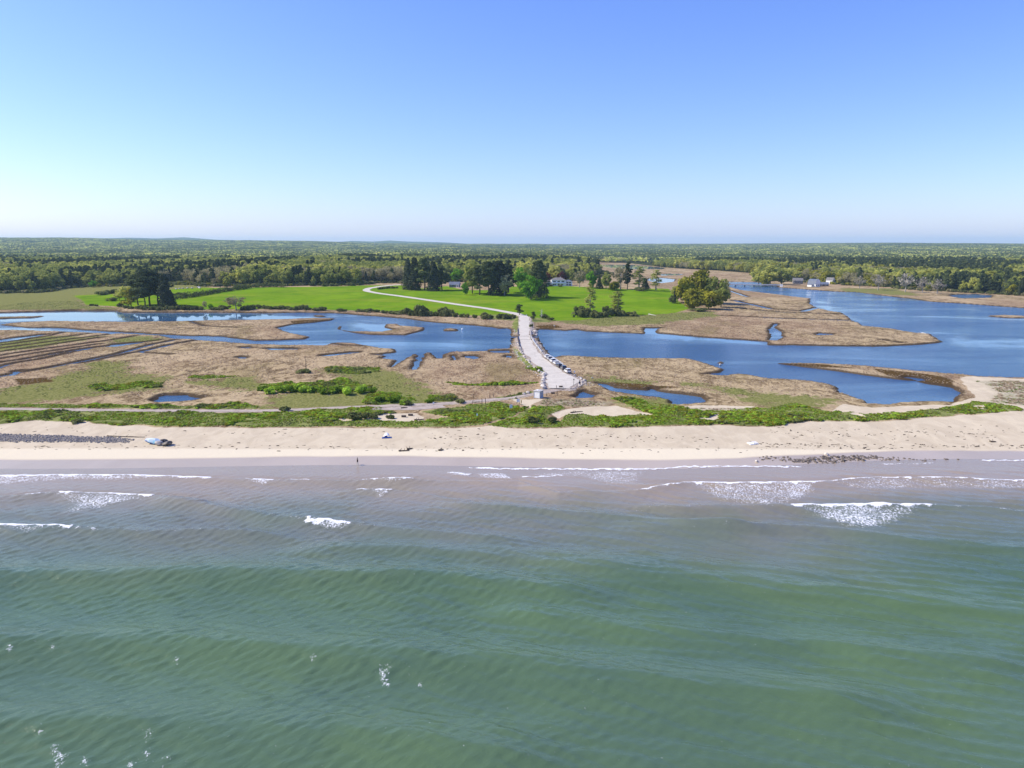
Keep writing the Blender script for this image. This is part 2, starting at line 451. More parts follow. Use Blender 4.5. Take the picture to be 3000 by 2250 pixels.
BARE = [[(1617, 1213), (1660, 1200), (1720, 1192), (1805, 1188), (1923, 1217), (1856, 1214), (1790, 1222), (1735, 1221), (1717, 1214), (1663, 1214), (1632, 1227)],
        [(1056, 1228), (1130, 1212), (1225, 1210), (1240, 1222), (1246, 1233), (1190, 1236), (1120, 1233)], [(2095, 1214), (2108, 1217), (2105, 1236), (2060, 1234), (2020, 1222), (2060, 1225)],
        [(2510, 1205), (2540, 1222), (2530, 1226), (2490, 1212)], [(1330, 1210), (1290, 1214), (1260, 1212)], [(2840, 1190), (2895, 1190), (2895, 1200), (2850, 1197)],
        [(980, 1228), (1010, 1226), (1040, 1232), (1000, 1236)], [(1500, 1170), (1560, 1168), (1590, 1170), (1565, 1182), (1548, 1196), (1525, 1182)]]
SAND = [[(-900, 1236), (0, 1241), (115, 1231), (237, 1234), (350, 1246), (475, 1251), (900, 1253), (1330, 1254), (1430, 1249), (1490, 1228), (1500, 1254), (1805, 1252), (2076, 1244), (2130, 1246), (2250, 1249), (2386, 1235),
         (2575, 1235), (2691, 1225), (2826, 1215), (2990, 1204), (3400, 1190), (5200, 1180), (5200, 1500), (3000, 2400), (1500, 2400), (0, 2400), (-2500, 1500)],
        [(2430, 1210), (2470, 1182), (2560, 1195), (2620, 1188), (2780, 1186), (2850, 1165), (2822, 1120), (2812, 1106), (2830, 1102), (3000, 1110), (3500, 1122), (3500, 1210), (2996, 1206), (2600, 1225)],
        [(1970, 1192), (2060, 1188), (2200, 1190), (2250, 1200), (2120, 1206), (2020, 1202)]]
DUNEGRASS = [[(2870, 1118), (3000, 1116), (3500, 1125), (3500, 1200), (3000, 1186), (2900, 1178), (2930, 1150)], [(1600, 1170), (1680, 1172), (1790, 1178), (1760, 1190), (1640, 1190), (1580, 1185)],
             [(2000, 1196), (2200, 1200), (2130, 1206)]]
BROWN = [[(1717, 973), (1890, 983), (2010, 988), (2246, 1003), (2240, 1012), (2076, 1003), (1924, 993), (1805, 983)], [(2560, 1080), (2690, 1092), (2790, 1108), (2800, 1140), (2725, 1125), (2660, 1112), (2600, 1100)],
         [(2270, 1062), (2420, 1068), (2520, 1080), (2400, 1076)], [(1790, 1120), (2000, 1135), (1900, 1140), (1800, 1130)], [(850, 940), (980, 934), (940, 945), (860, 950)], [(2730, 1130), (2810, 1145), (2800, 1180), (2780, 1185), (2815, 1150)],
         [(1570, 955), (1620, 950), (1650, 960), (1590, 966)], [(40, 1110), (140, 1105), (160, 1118), (60, 1128)]]
FOREST = [[(-2600, 905), (-300, 875), (0, 857), (102, 857), (170, 847), (254, 839), (400, 836), (502, 830), (610, 838), (750, 838), (852, 837), (1038, 836), (1089, 829), (1184, 829), (1300, 826), (1330, 820), (1400, 828),
           (1500, 828), (1580, 822), (1690, 822), (1745, 812), (1765, 800), (1742, 785), (1738, 768), (1720, 752), (-2600, 752)],
          [(1737, 766), (1839, 771), (1941, 783), (2009, 788), (2104, 793), (2212, 801), (2240, 815), (2262, 824), (2362, 826), (2453, 833), (2555, 838), (2623, 843), (2674, 848), (2760, 853), (2826, 857), (2911, 861), (3000, 867),
           (3500, 890), (5600, 960), (5600, 750), (1737, 750)]]

W_P = [PP(p, 0.0) for p in WATER]
I_P = [PP(p, 0.0) for p in ISLANDS]
D_P = [(PP(p, 0.3), w) for p, w in DITCH]
MEADOW_P = [PP(p) for p in MEADOW]; OLIVE_P = [PP(p) for p in OLIVE]; LUSH_P = [PP(p) for p in LUSH]
BARE_P = [PP(p) for p in BARE]; SAND_P = [PP(p) for p in SAND]; DG_P = [PP(p) for p in DUNEGRASS]
BROWN_P = [PP(p) for p in BROWN]; FOREST_P = [PP(p) for p in FOREST]

# roads
RZ = 1.35
ROAD_L = PP([(1517, 922), (1524, 932), (1521, 950), (1520, 967), (1520.5, 990), (1526, 1010), (1540, 1037), (1566, 1064), (1595, 1088), (1604, 1102), (1601, 1119), (1604, 1137)], RZ)
ROAD_R = PP([(1544, 925), (1552, 932), (1552, 950), (1552, 967), (1553, 990), (1569, 1020), (1594, 1048), (1624, 1072), (1656, 1094), (1680, 1104), (1699, 1114), (1666, 1138)], RZ)
DRIVE = PP([(1534, 927), (1518, 921), (1500, 917), (1428, 904), (1326, 890), (1225, 875), (1157, 865.5), (1106, 859), (1079, 854), (1071, 850), (1080, 845), (1109, 840), (1140, 836.5), (1180, 834)])
PATH = PP([(-400, 1194), (0, 1199), (339, 1203), (750, 1204.5), (869, 1201), (1004, 1195), (1116, 1190), (1259, 1185), (1360, 1179), (1500, 1166), (1570, 1152), (1610, 1146), (1640, 1141)])
TRACK = PP([(1085, 1200), (1150, 1198), (1230, 1196), (1300, 1190)])
ROAD_POLY = np.vstack([ROAD_L, ROAD_R[::-1]])
CAUSE_C = (ROAD_L + ROAD_R) / 2

# ------------------------------------------------------------------ the ground
def spaced(segs):
    out = [segs[0][0]]
    for a, b, s0, s1 in segs:
        p = a
        while p < b - 1e-6:
            t = (p - a) / (b - a)
            p = min(b, p + s0 * (s1 / s0) ** t)
            out.append(p)
    return np.array(out)

gy = spaced([(-400, 60, 120, 30), (60, 140, 20, 3), (140, 300, 0.55, 0.95), (300, 520, 0.95, 2.0), (520, 950, 2.0, 5.0), (950, 2300, 6, 24), (2300, 16000, 40, 500)])
gxh = spaced([(0, 150, 0.8, 0.9), (150, 280, 0.9, 1.5), (280, 560, 1.6, 5), (560, 1800, 7, 40), (1800, 13000, 60, 700)])
gx = np.concatenate([-gxh[:0:-1], gxh])
GX, GY = np.meshgrid(gx, gy)

warp = 1.0 + 0.0 * GX
WX = GX + (fbm(GX / 6.0, GY / 6.0, 1, 3) - 0.5) * 2.4
WY = GY + (fbm(GX / 6.0, GY / 6.0, 2, 3) - 0.5) * 3.2
water = best(WX, WY, W_P)
for p in I_P:
    water = np.minimum(water, -sdpoly(WX, WY, p))
for p, w in D_P:
    water = np.maximum(water, w * (0.6 + 0.8 * vnoise(GX / 9, GY / 9, 31)) - dline(GX + (WX - GX) * 0.3, GY + (WY - GY) * 0.3, p))

B0 = base_z(GX, GY)
forest = best(GX, GY, FOREST_P, 60.0)
far = sstep(2300, 2700, np.hypot(GX, GY)) * (GY > 0)
forest_m = np.maximum(sstep(-4, 6, forest), far)
Z = B0 + np.clip(forest / 60.0, 0, 1) * 2.5
marsh_like = sstep(228, 245, GY) * (1 - sstep(700, 900, GY))
hum = fbm(GX / 2.3, GY / 3.2, 41, 3) - 0.5
Z = Z + marsh_like * (0.18 * hum + 0.25 * (fbm(GX / 12, GY / 17, 43, 3) - 0.5))
sandm = sstep(-0.6, 1.2, best(WX, WY, SAND_P))
lushm = sstep(-0.8, 0.8, best(GX + (WX - GX) * 1.2, GY + (WY - GY) * 1.2, LUSH_P) - 30 * (best(WX, WY, BARE_P) > 0))
Z = Z + sandm * sstep(172, 180, GY) * (0.16 * (fbm(GX / 3.5, GY / 2.2, 51, 3) - 0.5) + 0.18 * (fbm(GX / 14, GY / 6, 52, 2) - 0.5))
Z = Z + lushm * (GY < 235) * 0.5 * fbm(GX / 5, GY / 4, 61, 2)
# causeway bank
cd = -sdpoly(GX, GY, ROAD_POLY, 20.0)
chan = sdpoly(GX, GY, W_P[2])
bank = (1 - sstep(0.6, 4.5, cd + 1.2 * (fbm(GX / 2, GY / 2, 71, 2) - 0.5))) * (1 - sstep(-1.0, 0.2, chan)) * (1 - sstep(530, 545, GY))
land_d = np.maximum(-water, 0)
Zl = np.where(GY > 228, Z * sstep(-0.1, 1.5, land_d) + 0.02, Z)
Zw = -0.12 - np.clip(water, 0, 10) * 0.1
Zg = np.where((water > 0) & (GY > 225), Zw, Zl)
Zg = np.maximum(Zg, Zg * (1 - bank) + (RZ - 0.06) * bank)
# sunken path and driveway bed
dp = dline(GX, GY, PATH); dd = dline(GX, GY, DRIVE, 40.0)
Zbed = base_z(GX, GY)
ps = (1 - sstep(1.6, 3.2, dp)) * (dp < 20)
Zg = Zg * (1 - ps) + ps * (Zbed + 0.05)
ds = (1 - sstep(4.0, 8.0, dd))
Zg = Zg * (1 - ds) + ds * np.maximum(Zbed, 0.6)
roadin = sstep(-0.3, 0.3, -cd) * (1 - sstep(-1.0, 0.2, chan))
Zg = np.where((roadin > 0), Zg * (1 - roadin) + (RZ - 0.06) * roadin, Zg)
GZ = Zg

def ground(x, y):
    i = int(np.clip(np.searchsorted(gx, x) - 1, 0, len(gx) - 2)); j = int(np.clip(np.searchsorted(gy, y) - 1, 0, len(gy) - 2))
    u = (x - gx[i]) / (gx[i + 1] - gx[i]); v = (y - gy[j]) / (gy[j + 1] - gy[j])
    return float((GZ[j, i] * (1 - u) + GZ[j, i + 1] * u) * (1 - v) + (GZ[j + 1, i] * (1 - u) + GZ[j + 1, i + 1] * u) * v)

def ground_v(x, y):
    i = np.clip(np.searchsorted(gx, x) - 1, 0, len(gx) - 2); j = np.clip(np.searchsorted(gy, y) - 1, 0, len(gy) - 2)
    u = (x - gx[i]) / (gx[i + 1] - gx[i]); v = (y - gy[j]) / (gy[j + 1] - gy[j])
    return (GZ[j, i] * (1 - u) + GZ[j, i + 1] * u) * (1 - v) + (GZ[j + 1, i] * (1 - u) + GZ[j + 1, i + 1] * u) * v

def samp(M, x, y):
    i = np.clip(np.searchsorted(gx, x) - 1, 0, len(gx) - 2); j = np.clip(np.searchsorted(gy, y) - 1, 0, len(gy) - 2)
    u = (x - gx[i]) / (gx[i + 1] - gx[i]); v = (y - gy[j]) / (gy[j + 1] - gy[j])
    return (M[j, i] * (1 - u) + M[j, i + 1] * u) * (1 - v) + (M[j + 1, i] * (1 - u) + M[j + 1, i + 1] * u) * v

meadm = sstep(-4, 4, best(WX, WY, MEADOW_P))
olivem = sstep(-9, 9, best(WX, WY, OLIVE_P) + 12 * (fbm(GX / 8, GY / 12, 81, 3) - 0.5))
brownm = sstep(-2, 2, best(WX, WY, BROWN_P))
dgm = sstep(-3, 3, best(WX, WY, DG_P))
mudm = np.where(GY > 228, np.maximum(sstep(-2.7, -1.1, water + 0.9 * (fbm(GX / 3, GY / 3, 91, 2) - 0.5)), 0), 0)
mudm = mudm * (1 - bank)
wl = GY - 5.0 * sstep(30, 110, GX) + 1.5 * np.sin(GX / 23.0)
wetm = (1 - sstep(170.0, 171.4, wl + 0.8 * (fbm(GX / 9, GY / 9, 95, 2) - 0.5))) * (GY < 200)
gravm = np.maximum(np.maximum(bank, ps), 0) * (1 - lushm * 0.8)
barem = sstep(-0.6, 0.6, best(WX, WY, BARE_P))
sandm = np.maximum(sandm * (1 - lushm), barem)

t = NT('ground_cover')
pos = t.pos()
ca = t.attr('cover_a'); cb = t.attr('cover_b'); cc = t.attr('cover_c')
A = t.sep(ca.outputs['Color']); Bc = t.sep(cb.outputs['Color']); Cc = t.sep(cc.outputs['Color'])
pm = t.mapping(pos, (1, 0.55, 1))
n_big = t.noise(pm, 0.035, 4, 0.6, 0.6)
n_mid = t.noise(pm, 0.22, 5, 0.62, 1.2)
n_fin = t.noise(pm, 1.6, 4, 0.6, 0.4)
straw = t.mix(t.ramp(n_mid, 0.38, 0.60), (0.125, 0.085, 0.042), (0.39, 0.295, 0.165))
n_hug = t.noise(pm, 0.011, 3, 0.5, 0.3)
straw = t.mix(t.ramp(n_hug, 0.40, 0.62, 0, 0.55), straw, (0.235, 0.145, 0.095))
straw = t.mix(t.ramp(n_fin, 0.5, 0.72), straw, (0.56, 0.44, 0.275))
straw = t.mix(t.ramp(n_big, 0.48, 0.66, 0, 0.6), straw, (0.48, 0.37, 0.225))
straw = t.mix(t.ramp(n_big, 0.30, 0.48, 0.55, 0), straw, (0.19, 0.15, 0.06))
col = straw
def brk(m, amount=0.6):
    return t.ramp(t.math('ADD', m, t.math('MULTIPLY', t.math('SUBTRACT', n_mid, 0.5), amount)), 0.32, 0.68)
olive_c = t.mix(t.ramp(n_fin, 0.35, 0.65), (0.125, 0.135, 0.036), (0.235, 0.225, 0.080))
col = t.mix(brk(Bc[2], 2.4), col, olive_c)
col = t.mix(brk(Cc[0], 0.8), col, t.mix(n_fin, (0.055, 0.032, 0.010), (0.12, 0.075, 0.028)))
mead_c = t.mix(t.ramp(n_big, 0.3, 0.7), (0.105, 0.205, 0.006), (0.165, 0.275, 0.010))
n_mw = t.noise(t.mapping(pos, (0.25, 1, 1)), 0.05, 4, 0.6)
mead_c = t.mix(t.ramp(n_mw, 0.45, 0.7, 0, 0.6), mead_c, (0.23, 0.255, 0.03))
mead_c = t.mix(t.ramp(n_mid, 0.62, 0.8, 0, 0.45), mead_c, (0.10, 0.17, 0.012))
n_md = t.noise(t.mapping(pos, (0.6, 1, 1)), 0.12, 6, 0.7, 0.5)
mead_c = t.mix(t.ramp(n_md, 0.45, 0.7, 0, 0.6), mead_c, (0.075, 0.165, 0.008))
col = t.mix(brk(A[2], 0.3), col, mead_c)
lush_c = t.mix(t.ramp(n_mid, 0.3, 0.7), (0.08, 0.11, 0.02), (0.25, 0.26, 0.09))
col = t.mix(brk(A[1], 0.5), col, lush_c)
sand_c = t.mix(t.ramp(n_mid, 0.3, 0.7), (0.49, 0.41, 0.29), (0.58, 0.495, 0.355))
n_sp = t.noise(t.mapping(pos, (0.6, 1.1, 1)), 0.9, 6, 0.7, 0.8)
sand_c = t.mix(t.ramp(n_sp, 0.60, 0.75, 0, 0.22), sand_c, (0.25, 0.19, 0.14))
low = t.ramp(t.math('ADD', t.sep(pos)[1], t.math('MULTIPLY', n_mid, 2.5)), 177.5, 179.5)           # smooth fine sand below the last wrack line, trampled coarse sand above it
sand_c = t.mix(t.math('SUBTRACT', 1.0, low), sand_c, (0.66, 0.58, 0.425))
col = t.mix(brk(A[0], 0.4), col, sand_c)
dg_c = t.mix(t.ramp(n_fin, 0.4, 0.6), (0.42, 0.36, 0.28), (0.21, 0.22, 0.10))
col = t.mix(t.math('MULTIPLY', Cc[1], 0.75), col, dg_c)
grav_c = t.mix(t.ramp(n_fin, 0.35, 0.7), (0.27, 0.215, 0.17), (0.46, 0.40, 0.35))
col = t.mix(brk(Bc[1], 0.4), col, grav_c)
mud_c = t.mix(n_fin, (0.035, 0.024, 0.016), (0.075, 0.052, 0.034))
col = t.mix(t.math('MULTIPLY', ca.outputs['Alpha'], 0.92), col, mud_c)
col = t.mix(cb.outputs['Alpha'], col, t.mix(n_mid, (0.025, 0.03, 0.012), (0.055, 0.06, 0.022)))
col = t.mix(t.math('MULTIPLY', Bc[0], 0.86), col, t.mix(t.ramp(n_big, 0.3, 0.7), (0.36, 0.28, 0.20), (0.43, 0.34, 0.25)))
rough = t.math('SUBTRACT', 0.95, t.math('MULTIPLY', Bc[0], 0.72))
h = t.math('ADD', t.math('MULTIPLY', n_fin, 0.5), n_mid)
bstr = t.math('MULTIPLY', t.math('SUBTRACT', 1.0, Bc[0]), t.math('SUBTRACT', 1.0, t.math('MULTIPLY', A[0], 0.75)))
nrm = t.bump(h, t.math('MULTIPLY', bstr, 0.9), 0.35)
spec = t.math('MULTIPLY', Bc[0], 0.35)
M_GROUND = t.done(t.bsdf(col, rough, spec, nrm))

nx, ny = len(gx), len(gy)
idx = np.arange(nx * ny).reshape(ny, nx)
quads = np.stack([idx[:-1, :-1], idx[:-1, 1:], idx[1:, 1:], idx[1:, :-1]], -1).reshape(-1, 4)
def cen(M):
    return ((M[:-1, :-1] + M[1:, 1:]) / 2).ravel()
c_for = cen(forest_m) > 0.5; c_mea = cen(meadm) > 0.5; c_sand = cen(sandm) > 0.5; c_y = cen(GY)
zone = np.full(len(quads), 1)
zone[c_sand | (c_y < 170)] = 0
zone[c_mea] = 2
zone[(c_for | (c_y > 2300)) & ~c_mea] = 3
GV = np.stack([GX, GY, GZ], -1).reshape(-1, 3)
att = {'cover_a': np.stack([sandm, lushm, meadm, mudm], -1).reshape(-1, 4),
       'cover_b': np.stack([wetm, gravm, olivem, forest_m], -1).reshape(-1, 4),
       'cover_c': np.stack([brownm, dgm, 0 * GX, 0 * GX + 1], -1).reshape(-1, 4)}
for k, nm in enumerate(('beach', 'salt_marsh', 'meadow', 'ground')):
    q = quads[zone == k]
    used = np.unique(q)
    remap = np.zeros(nx * ny, np.int32); remap[used] = np.arange(len(used))
    me = np_mesh(nm, GV[used], remap[q], M_GROUND)
    for an, av in att.items():
        at = me.color_attributes.new(an, 'FLOAT_COLOR', 'POINT')
        at.data.foreach_set('color', np.ascontiguousarray(av[used], np.float32).ravel())
    o = bpy.data.objects.new(nm, me); C.objects.link(o)
    tag(o, {'beach': 'pale sandy beach running across the whole picture between sea and dune plants', 'salt_marsh': 'tan and olive salt marsh cut by creeks and ditches',
            'meadow': 'bright green mown meadow around the curving drive', 'ground': 'wooded ground reaching back to the horizon'}[nm], 'ground', kind='structure')

# distant blue hills past the last woods
def far_ridge(label, pts, dist, mat):
    V = []; Fq = []
    n = len(pts)
    for k, (px, py) in enumerate(pts):
        x = (px - 1500) / F_PX * dist
        z = CAM_H + dist * (HORIZON - py) / F_PX
        V += [(x, dist - 1500, 20), (x, dist, max(z, 25)), (x, dist + 1800, 20)]
    for k in range(n - 1):
        for j in range(2):
            Fq.append((3 * k + j, 3 * k + 3 + j, 3 * k + 4 + j, 3 * k + 1 + j))
    o = link_mesh('hills', V, Fq, mat, smooth=True)
    return tag(o, label, 'hills', kind='structure')
M_HILL = plain('hill_woods', (0.05, 0.065, 0.03), 0.95, 0.0, 0.2, 0.003)
far_ridge('pale blue ridge low on the horizon at the left', [(100, 714), (180, 702), (240, 698), (330, 699), (400, 697), (480, 699), (560, 696), (600, 699), (660, 704), (760, 716)], 12800, M_HILL)
far_ridge('pale blue hill low on the horizon left of the middle', [(930, 716), (1000, 709), (1040, 706), (1100, 708), (1150, 705), (1200, 708), (1300, 710), (1400, 716)], 12800, M_HILL)

# ------------------------------------------------------------------ the sea
sy = spaced([(-2500, 30, 600, 15), (30, 60, 8, 0.6), (60, 110, 0.27, 0.33), (110, 172, 0.33, 0.36), (172, 182, 1.0, 2.0)])
sxh = spaced([(0, 75, 0.34, 0.34), (75, 128, 0.36, 0.5), (128, 200, 1.0, 6), (200, 9000, 10, 900)])
sx = np.concatenate([-sxh[:0:-1], sxh])
SX, SY = np.meshgrid(sx, sy)
near = sstep(35, 62, SY) * (1 - sstep(125, 150, np.abs(SX)))
shore = 164.0 + 5.0 * sstep(30, 110, SX) - 1.5 * np.sin(SX / 23.0)
to_shore = shore - SY
SZ = np.zeros_like(SX); FOAM = np.zeros_like(SX)

def crest(pts, amp, front=1.3, back=4.0, taper=6.0):
    global SZ
    w = PP(pts, 0.2)
    o = np.argsort(w[:, 0]); xs, ys = w[o, 0], w[o, 1]
    yc = np.interp(SX, xs, ys) + 0.5 * (fbm(SX / 5.0, SX * 0 + amp * 10, 3, 3) - 0.5)
    m = sstep(xs[0] - taper, xs[0] + taper, SX) * (1 - sstep(xs[-1] - taper, xs[-1] + taper, SX))
    d = SY - yc
    pr = np.where(d > 0, np.exp(-(d / front) ** 2), np.exp(-(np.abs(d) / back) ** 1.6))
    trough = -0.35 * np.exp(-((d - front * 2.2) / (front * 1.6)) ** 2)
    SZ = SZ + 2.1 * amp * m * (pr + trough) * (0.75 + 0.5 * fbm(SX / 14, SY / 14, 7, 2))

SWELL = [([(-300, 1700), (0, 1690), (300, 1690), (678, 1681), (1000, 1690), (1220, 1692), (1500, 1712), (1750, 1740)], 0.66, 4.4, 3.4),
         ([(-300, 1900), (0, 1892), (407, 1885), (678, 1898), (1085, 1919), (1500, 1959), (1839, 2000), (2313, 2045), (2600, 2080)], 0.76, 5.0, 3.8),
         ([(1600, 1650), (1771, 1668), (2178, 1715), (2720, 1769), (3000, 1797), (3300, 1820)], 0.55, 3.9, 3.2),
         ([(1100, 1405), (1217, 1412), (1520, 1412), (1633, 1444), (1859, 1440), (2000, 1421)], 0.30, 0.9, 2.6),
         ([(1300, 1480), (1497, 1494), (1904, 1521), (2000, 1537), (2200, 1550)], 0.46, 2.4, 2.4),
         ([(500, 1470), (588, 1480), (769, 1516), (1000, 1535), (1226, 1557), (1500, 1580)], 0.48, 2.4, 2.4),
         ([(1900, 1480), (2000, 1485), (2316, 1485), (2723, 1485), (3000, 1503), (3300, 1515)], 0.40, 1.6, 2.2),
         ([(1900, 1420), (2000, 1417), (2226, 1419), (2407, 1415), (2565, 1402), (3000, 1412), (3300, 1416)], 0.36, 0.9, 2.4),
         ([(1850, 1540), (2000, 1544), (2407, 1553), (2588, 1575), (2859, 1602), (3000, 1616), (3200, 1630)], 0.48, 2.6, 2.6),
         ([(-300, 1394), (0, 1396), (200, 1392), (400, 1395), (600, 1404), (780, 1410), (1000, 1413), (1220, 1411)], 0.34, 0.9, 2.4),
         ([(-200, 1465), (75, 1457), (185, 1449), (330, 1452), (450, 1458), (560, 1470)], 0.38, 1.0, 2.6),
         ([(-300, 1540), (0, 1545), (200, 1548), (450, 1560), (600, 1556), (800, 1562)], 0.40, 1.8, 2.2),
         ([(1000, 1440), (1050, 1437), (1150, 1439), (1250, 1450), (1400, 1470)], 0.26, 0.8, 2.2),
         ([(900, 1600), (1200, 1605), (1600, 1625), (2000, 1650), (2400, 1680)], 0.42, 3.6, 3.0),
         ([(1500, 1790), (1900, 1850), (2400, 1890), (3000, 1960)], 0.46, 4.2, 3.2),
         ([(-200, 2130), (400, 2120), (1000, 2160), (1600, 2230)], 0.60, 5.0, 3.8)]
for a in SWELL:
    crest(*a)

def train(ang, lam, slope, n, spread, xmod, seed):
    r = np.random.default_rng(seed)
    out = np.zeros_like(SX)
    for k in range(n):
        a = ang + r.normal(0, spread); L = lam * math.exp(r.normal(0, 0.28))
        kk = 2 * math.pi / L
        out += (slope / kk) * (np.exp(0.65 * np.sin(kk * (SX * math.cos(a) + SY * math.sin(a)) + r.uniform(0, 6.28))) - 1.11) * 1.3 * math.sqrt(2 / n)
    env = 0.35 + 1.3 * fbm(SX / 11, SY / 11, seed, 2)
    return out * xmod * env
wr = sstep(-45, 45, SX)
depthf = 0.35 + 0.65 * sstep(0, 30, to_shore)
CH = train(math.atan2(19, 7.6), 2.3, 0.20, 14, 0.17, 0.35 + 0.65 * wr, 21) + train(math.atan2(5.8, -4.3) , 1.4, 0.17, 14, 0.26, 1.0 - 0.75 * wr, 22)
CH += train(math.atan2(1, 0.15), 5.5, 0.05, 8, 0.3, 1.0, 23) + train(1.2, 0.95, 0.09, 10, 0.6, 1.0, 24)
SZ = (SZ + CH * depthf) * near
SZ = SZ * sstep(-2.0, 9.0, to_shore) * (0.5 + 0.5 * sstep(0, 12, to_shore))
# foam: the white lips of the breakers and the froth that trails behind them
def foam_line(pts, thick, amt=1.0):
    global FOAM
    w = PP(pts, 0.2)
    d = dline(SX + (fbm(SX / 1.3, SY / 1.3, 4, 2) - 0.5) * 1.2, SY + (fbm(SX / 1.3, SY / 1.3, 6, 2) - 0.5) * 1.6, w, 6.0)
    FOAM = np.maximum(FOAM, amt * (1 - sstep(thick * 0.5, thick * 1.3, d)))
def foam_patch(pts, amt):
    global FOAM
    w = PP(pts, 0.1)
    d = sdpoly(SX, SY, w, 6.0)
    tex = 0.30 + 0.42 * fbm(SX / 3.0, SY / 4.0, 9, 3)
    FOAM = np.maximum(FOAM, amt * sstep(-0.8, 2.6 if len(pts) > 4 else 0.3, d) * tex)
foam_line([(-200, 1399), (0, 1398), (100, 1395), (200, 1392.5), (300, 1393), (410, 1396), (500, 1400), (613, 1405)], 0.55)
foam_patch([(-200, 1392), (0, 1392), (200, 1390), (420, 1394), (600, 1402), (560, 1412), (420, 1408), (300, 1412), (200, 1408), (100, 1416), (0, 1422), (-200, 1425)], 1.0)
foam_line([(720, 1406), (760, 1409), (795, 1411)], 0.4); foam_patch([(715, 1404), (800, 1410), (780, 1420), (740, 1417)], 0.9)
foam_line([(855, 1411), (905, 1412)], 0.3)
foam_line([(80, 1455), (120, 1452)], 0.4); foam_line([(180, 1450), (260, 1449), (350, 1452), (450, 1458)], 0.55)
foam_patch([(80, 1450), (180, 1447), (350, 1450), (455, 1456), (440, 1470), (330, 1482), (260, 1498), (160, 1512), (200, 1480), (150, 1460)], 0.9)
foam_line([(-200, 1544), (0, 1546), (60, 1544), (140, 1545), (205, 1549)], 0.5); foam_line([(230, 1552), (280, 1556)], 0.25, 0.8)
foam_patch([(-200, 1540), (0, 1541), (210, 1545), (200, 1562), (150, 1560), (70, 1566), (0, 1558), (-200, 1562)], 1.0)
foam_line([(898, 1529), (930, 1532), (1000, 1537), (1020, 1541)], 0.5); foam_patch([(900, 1528), (1025, 1540), (1000, 1548), (950, 1545)], 0.9)
foam_line([(1055, 1409.5), (1130, 1411), (1215, 1411)], 0.4); foam_patch([(1055, 1408), (1220, 1410), (1200, 1417), (1130, 1424), (1090, 1415)], 1.0)
foam_line([(1050, 1437), (1100, 1436), (1148, 1439)], 0.4); foam_patch([(1090, 1436), (1148, 1438), (1115, 1456)], 1.0)
foam_line([(1318, 1382), (1370, 1387)], 0.35, 0.9); foam_patch([(1315, 1380), (1380, 1386), (1370, 1393), (1330, 1390)], 0.9)
foam_patch([(1400, 1388), (1470, 1386), (1500, 1400), (1420, 1398)], 1.0)
foam_line([(1530, 1394), (1600, 1394), (1650, 1390)], 0.3, 0.9); foam_patch([(1520, 1390), (1560, 1382), (1700, 1375), (1900, 1376), (1880, 1420), (1800, 1426), (1700, 1400), (1600, 1400)], 0.75)
foam_line([(1380, 1369), (1450, 1371), (1560, 1371.5), (1750, 1372.5), (1900, 1372), (1950, 1371), (2000, 1366), (2100, 1364), (2240, 1364), (2345, 1366)], 0.42)
foam_line([(2590, 1358), (2680, 1357), (2740, 1356)], 0.25, 0.7); foam_line([(2880, 1347), (2950, 1346.5), (3200, 1347)], 0.35)
foam_line([(1880, 1438), (1940, 1428), (1990, 1424)], 0.35, 0.8)
foam_line([(2000, 1418), (2100, 1418), (2226, 1419), (2320, 1418), (2407, 1414)], 0.6)
foam_line([(2407, 1414), (2480, 1407), (2565, 1402), (2700, 1404), (2850, 1408), (3000, 1412), (3200, 1415)], 0.4)
foam_patch([(2000, 1416), (2230, 1417), (2407, 1412), (2395, 1440), (2330, 1475), (2250, 1478), (2120, 1470), (2050, 1440)], 0.9)
foam_patch([(2407, 1412), (2565, 1401), (3100, 1410), (3100, 1440), (2700, 1432), (2560, 1438), (2480, 1430)], 0.72)
foam_line([(2325, 1485), (2450, 1485), (2600, 1484), (2720, 1484)], 0.75)
foam_patch([(2320, 1482), (2720, 1482), (2690, 1505), (2640, 1530), (2560, 1545), (2480, 1543), (2420, 1520), (2350, 1500)], 0.95)
foam_patch([(2280, 1370), (2600, 1365), (2950, 1368), (2900, 1380), (2500, 1385)], 0.35)
for cx_, cy_, s_ in ((1125, 1985, 11), (1118, 1972, 7), (1132, 2000, 6), (163, 2215, 16), (170, 2232, 12), (430, 2215, 9), (436, 2168, 8), (250, 2238, 9), (385, 2246, 8), (517, 1937, 5), (920, 1940, 3), (158, 1912, 4), (30, 1918, 3), (1228, 2002, 3), (195, 2220, 4), (255, 2225, 5), (490, 2230, 4), (120, 2165, 4), (1140, 1965, 3)):
    foam_patch([(cx_ - s_ * .7, cy_), (cx_ - s_ * 0.2, cy_ - s_ * 1.3), (cx_ + s_ * .7, cy_ - s_ * 0.3), (cx_ + s_ * 0.4, cy_ + s_ * 1.1)], 1.1)
foam_line([(613, 1405), (720, 1408), (855, 1411), (1055, 1410)], 0.3, 0.30)
foam_line([(1750, 1485), (2000, 1486), (2325, 1485)], 0.3, 0.26); foam_line([(2720, 1484), (2860, 1492), (3000, 1503)], 0.35, 0.34)
foam_line([(1640, 1444), (1760, 1443), (1880, 1438)], 0.3, 0.28); foam_line([(780, 1517), (898, 1529)], 0.3, 0.3); foam_line([(1020, 1541), (1200, 1556)], 0.3, 0.28); foam_line([(280, 1556), (450, 1560), (590, 1557)], 0.3, 0.28)
foam_line([(-100, 1388), (200, 1384), (500, 1392), (700, 1398)], 0.3, 0.3); foam_line([(2100, 1550), (2400, 1553), (2588, 1575), (2859, 1602)], 0.3, 0.22)
FOAM = np.clip(FOAM, 0, 1.3) * near
SZ = SZ + 0.10 * np.clip(FOAM, 0, 1) * near

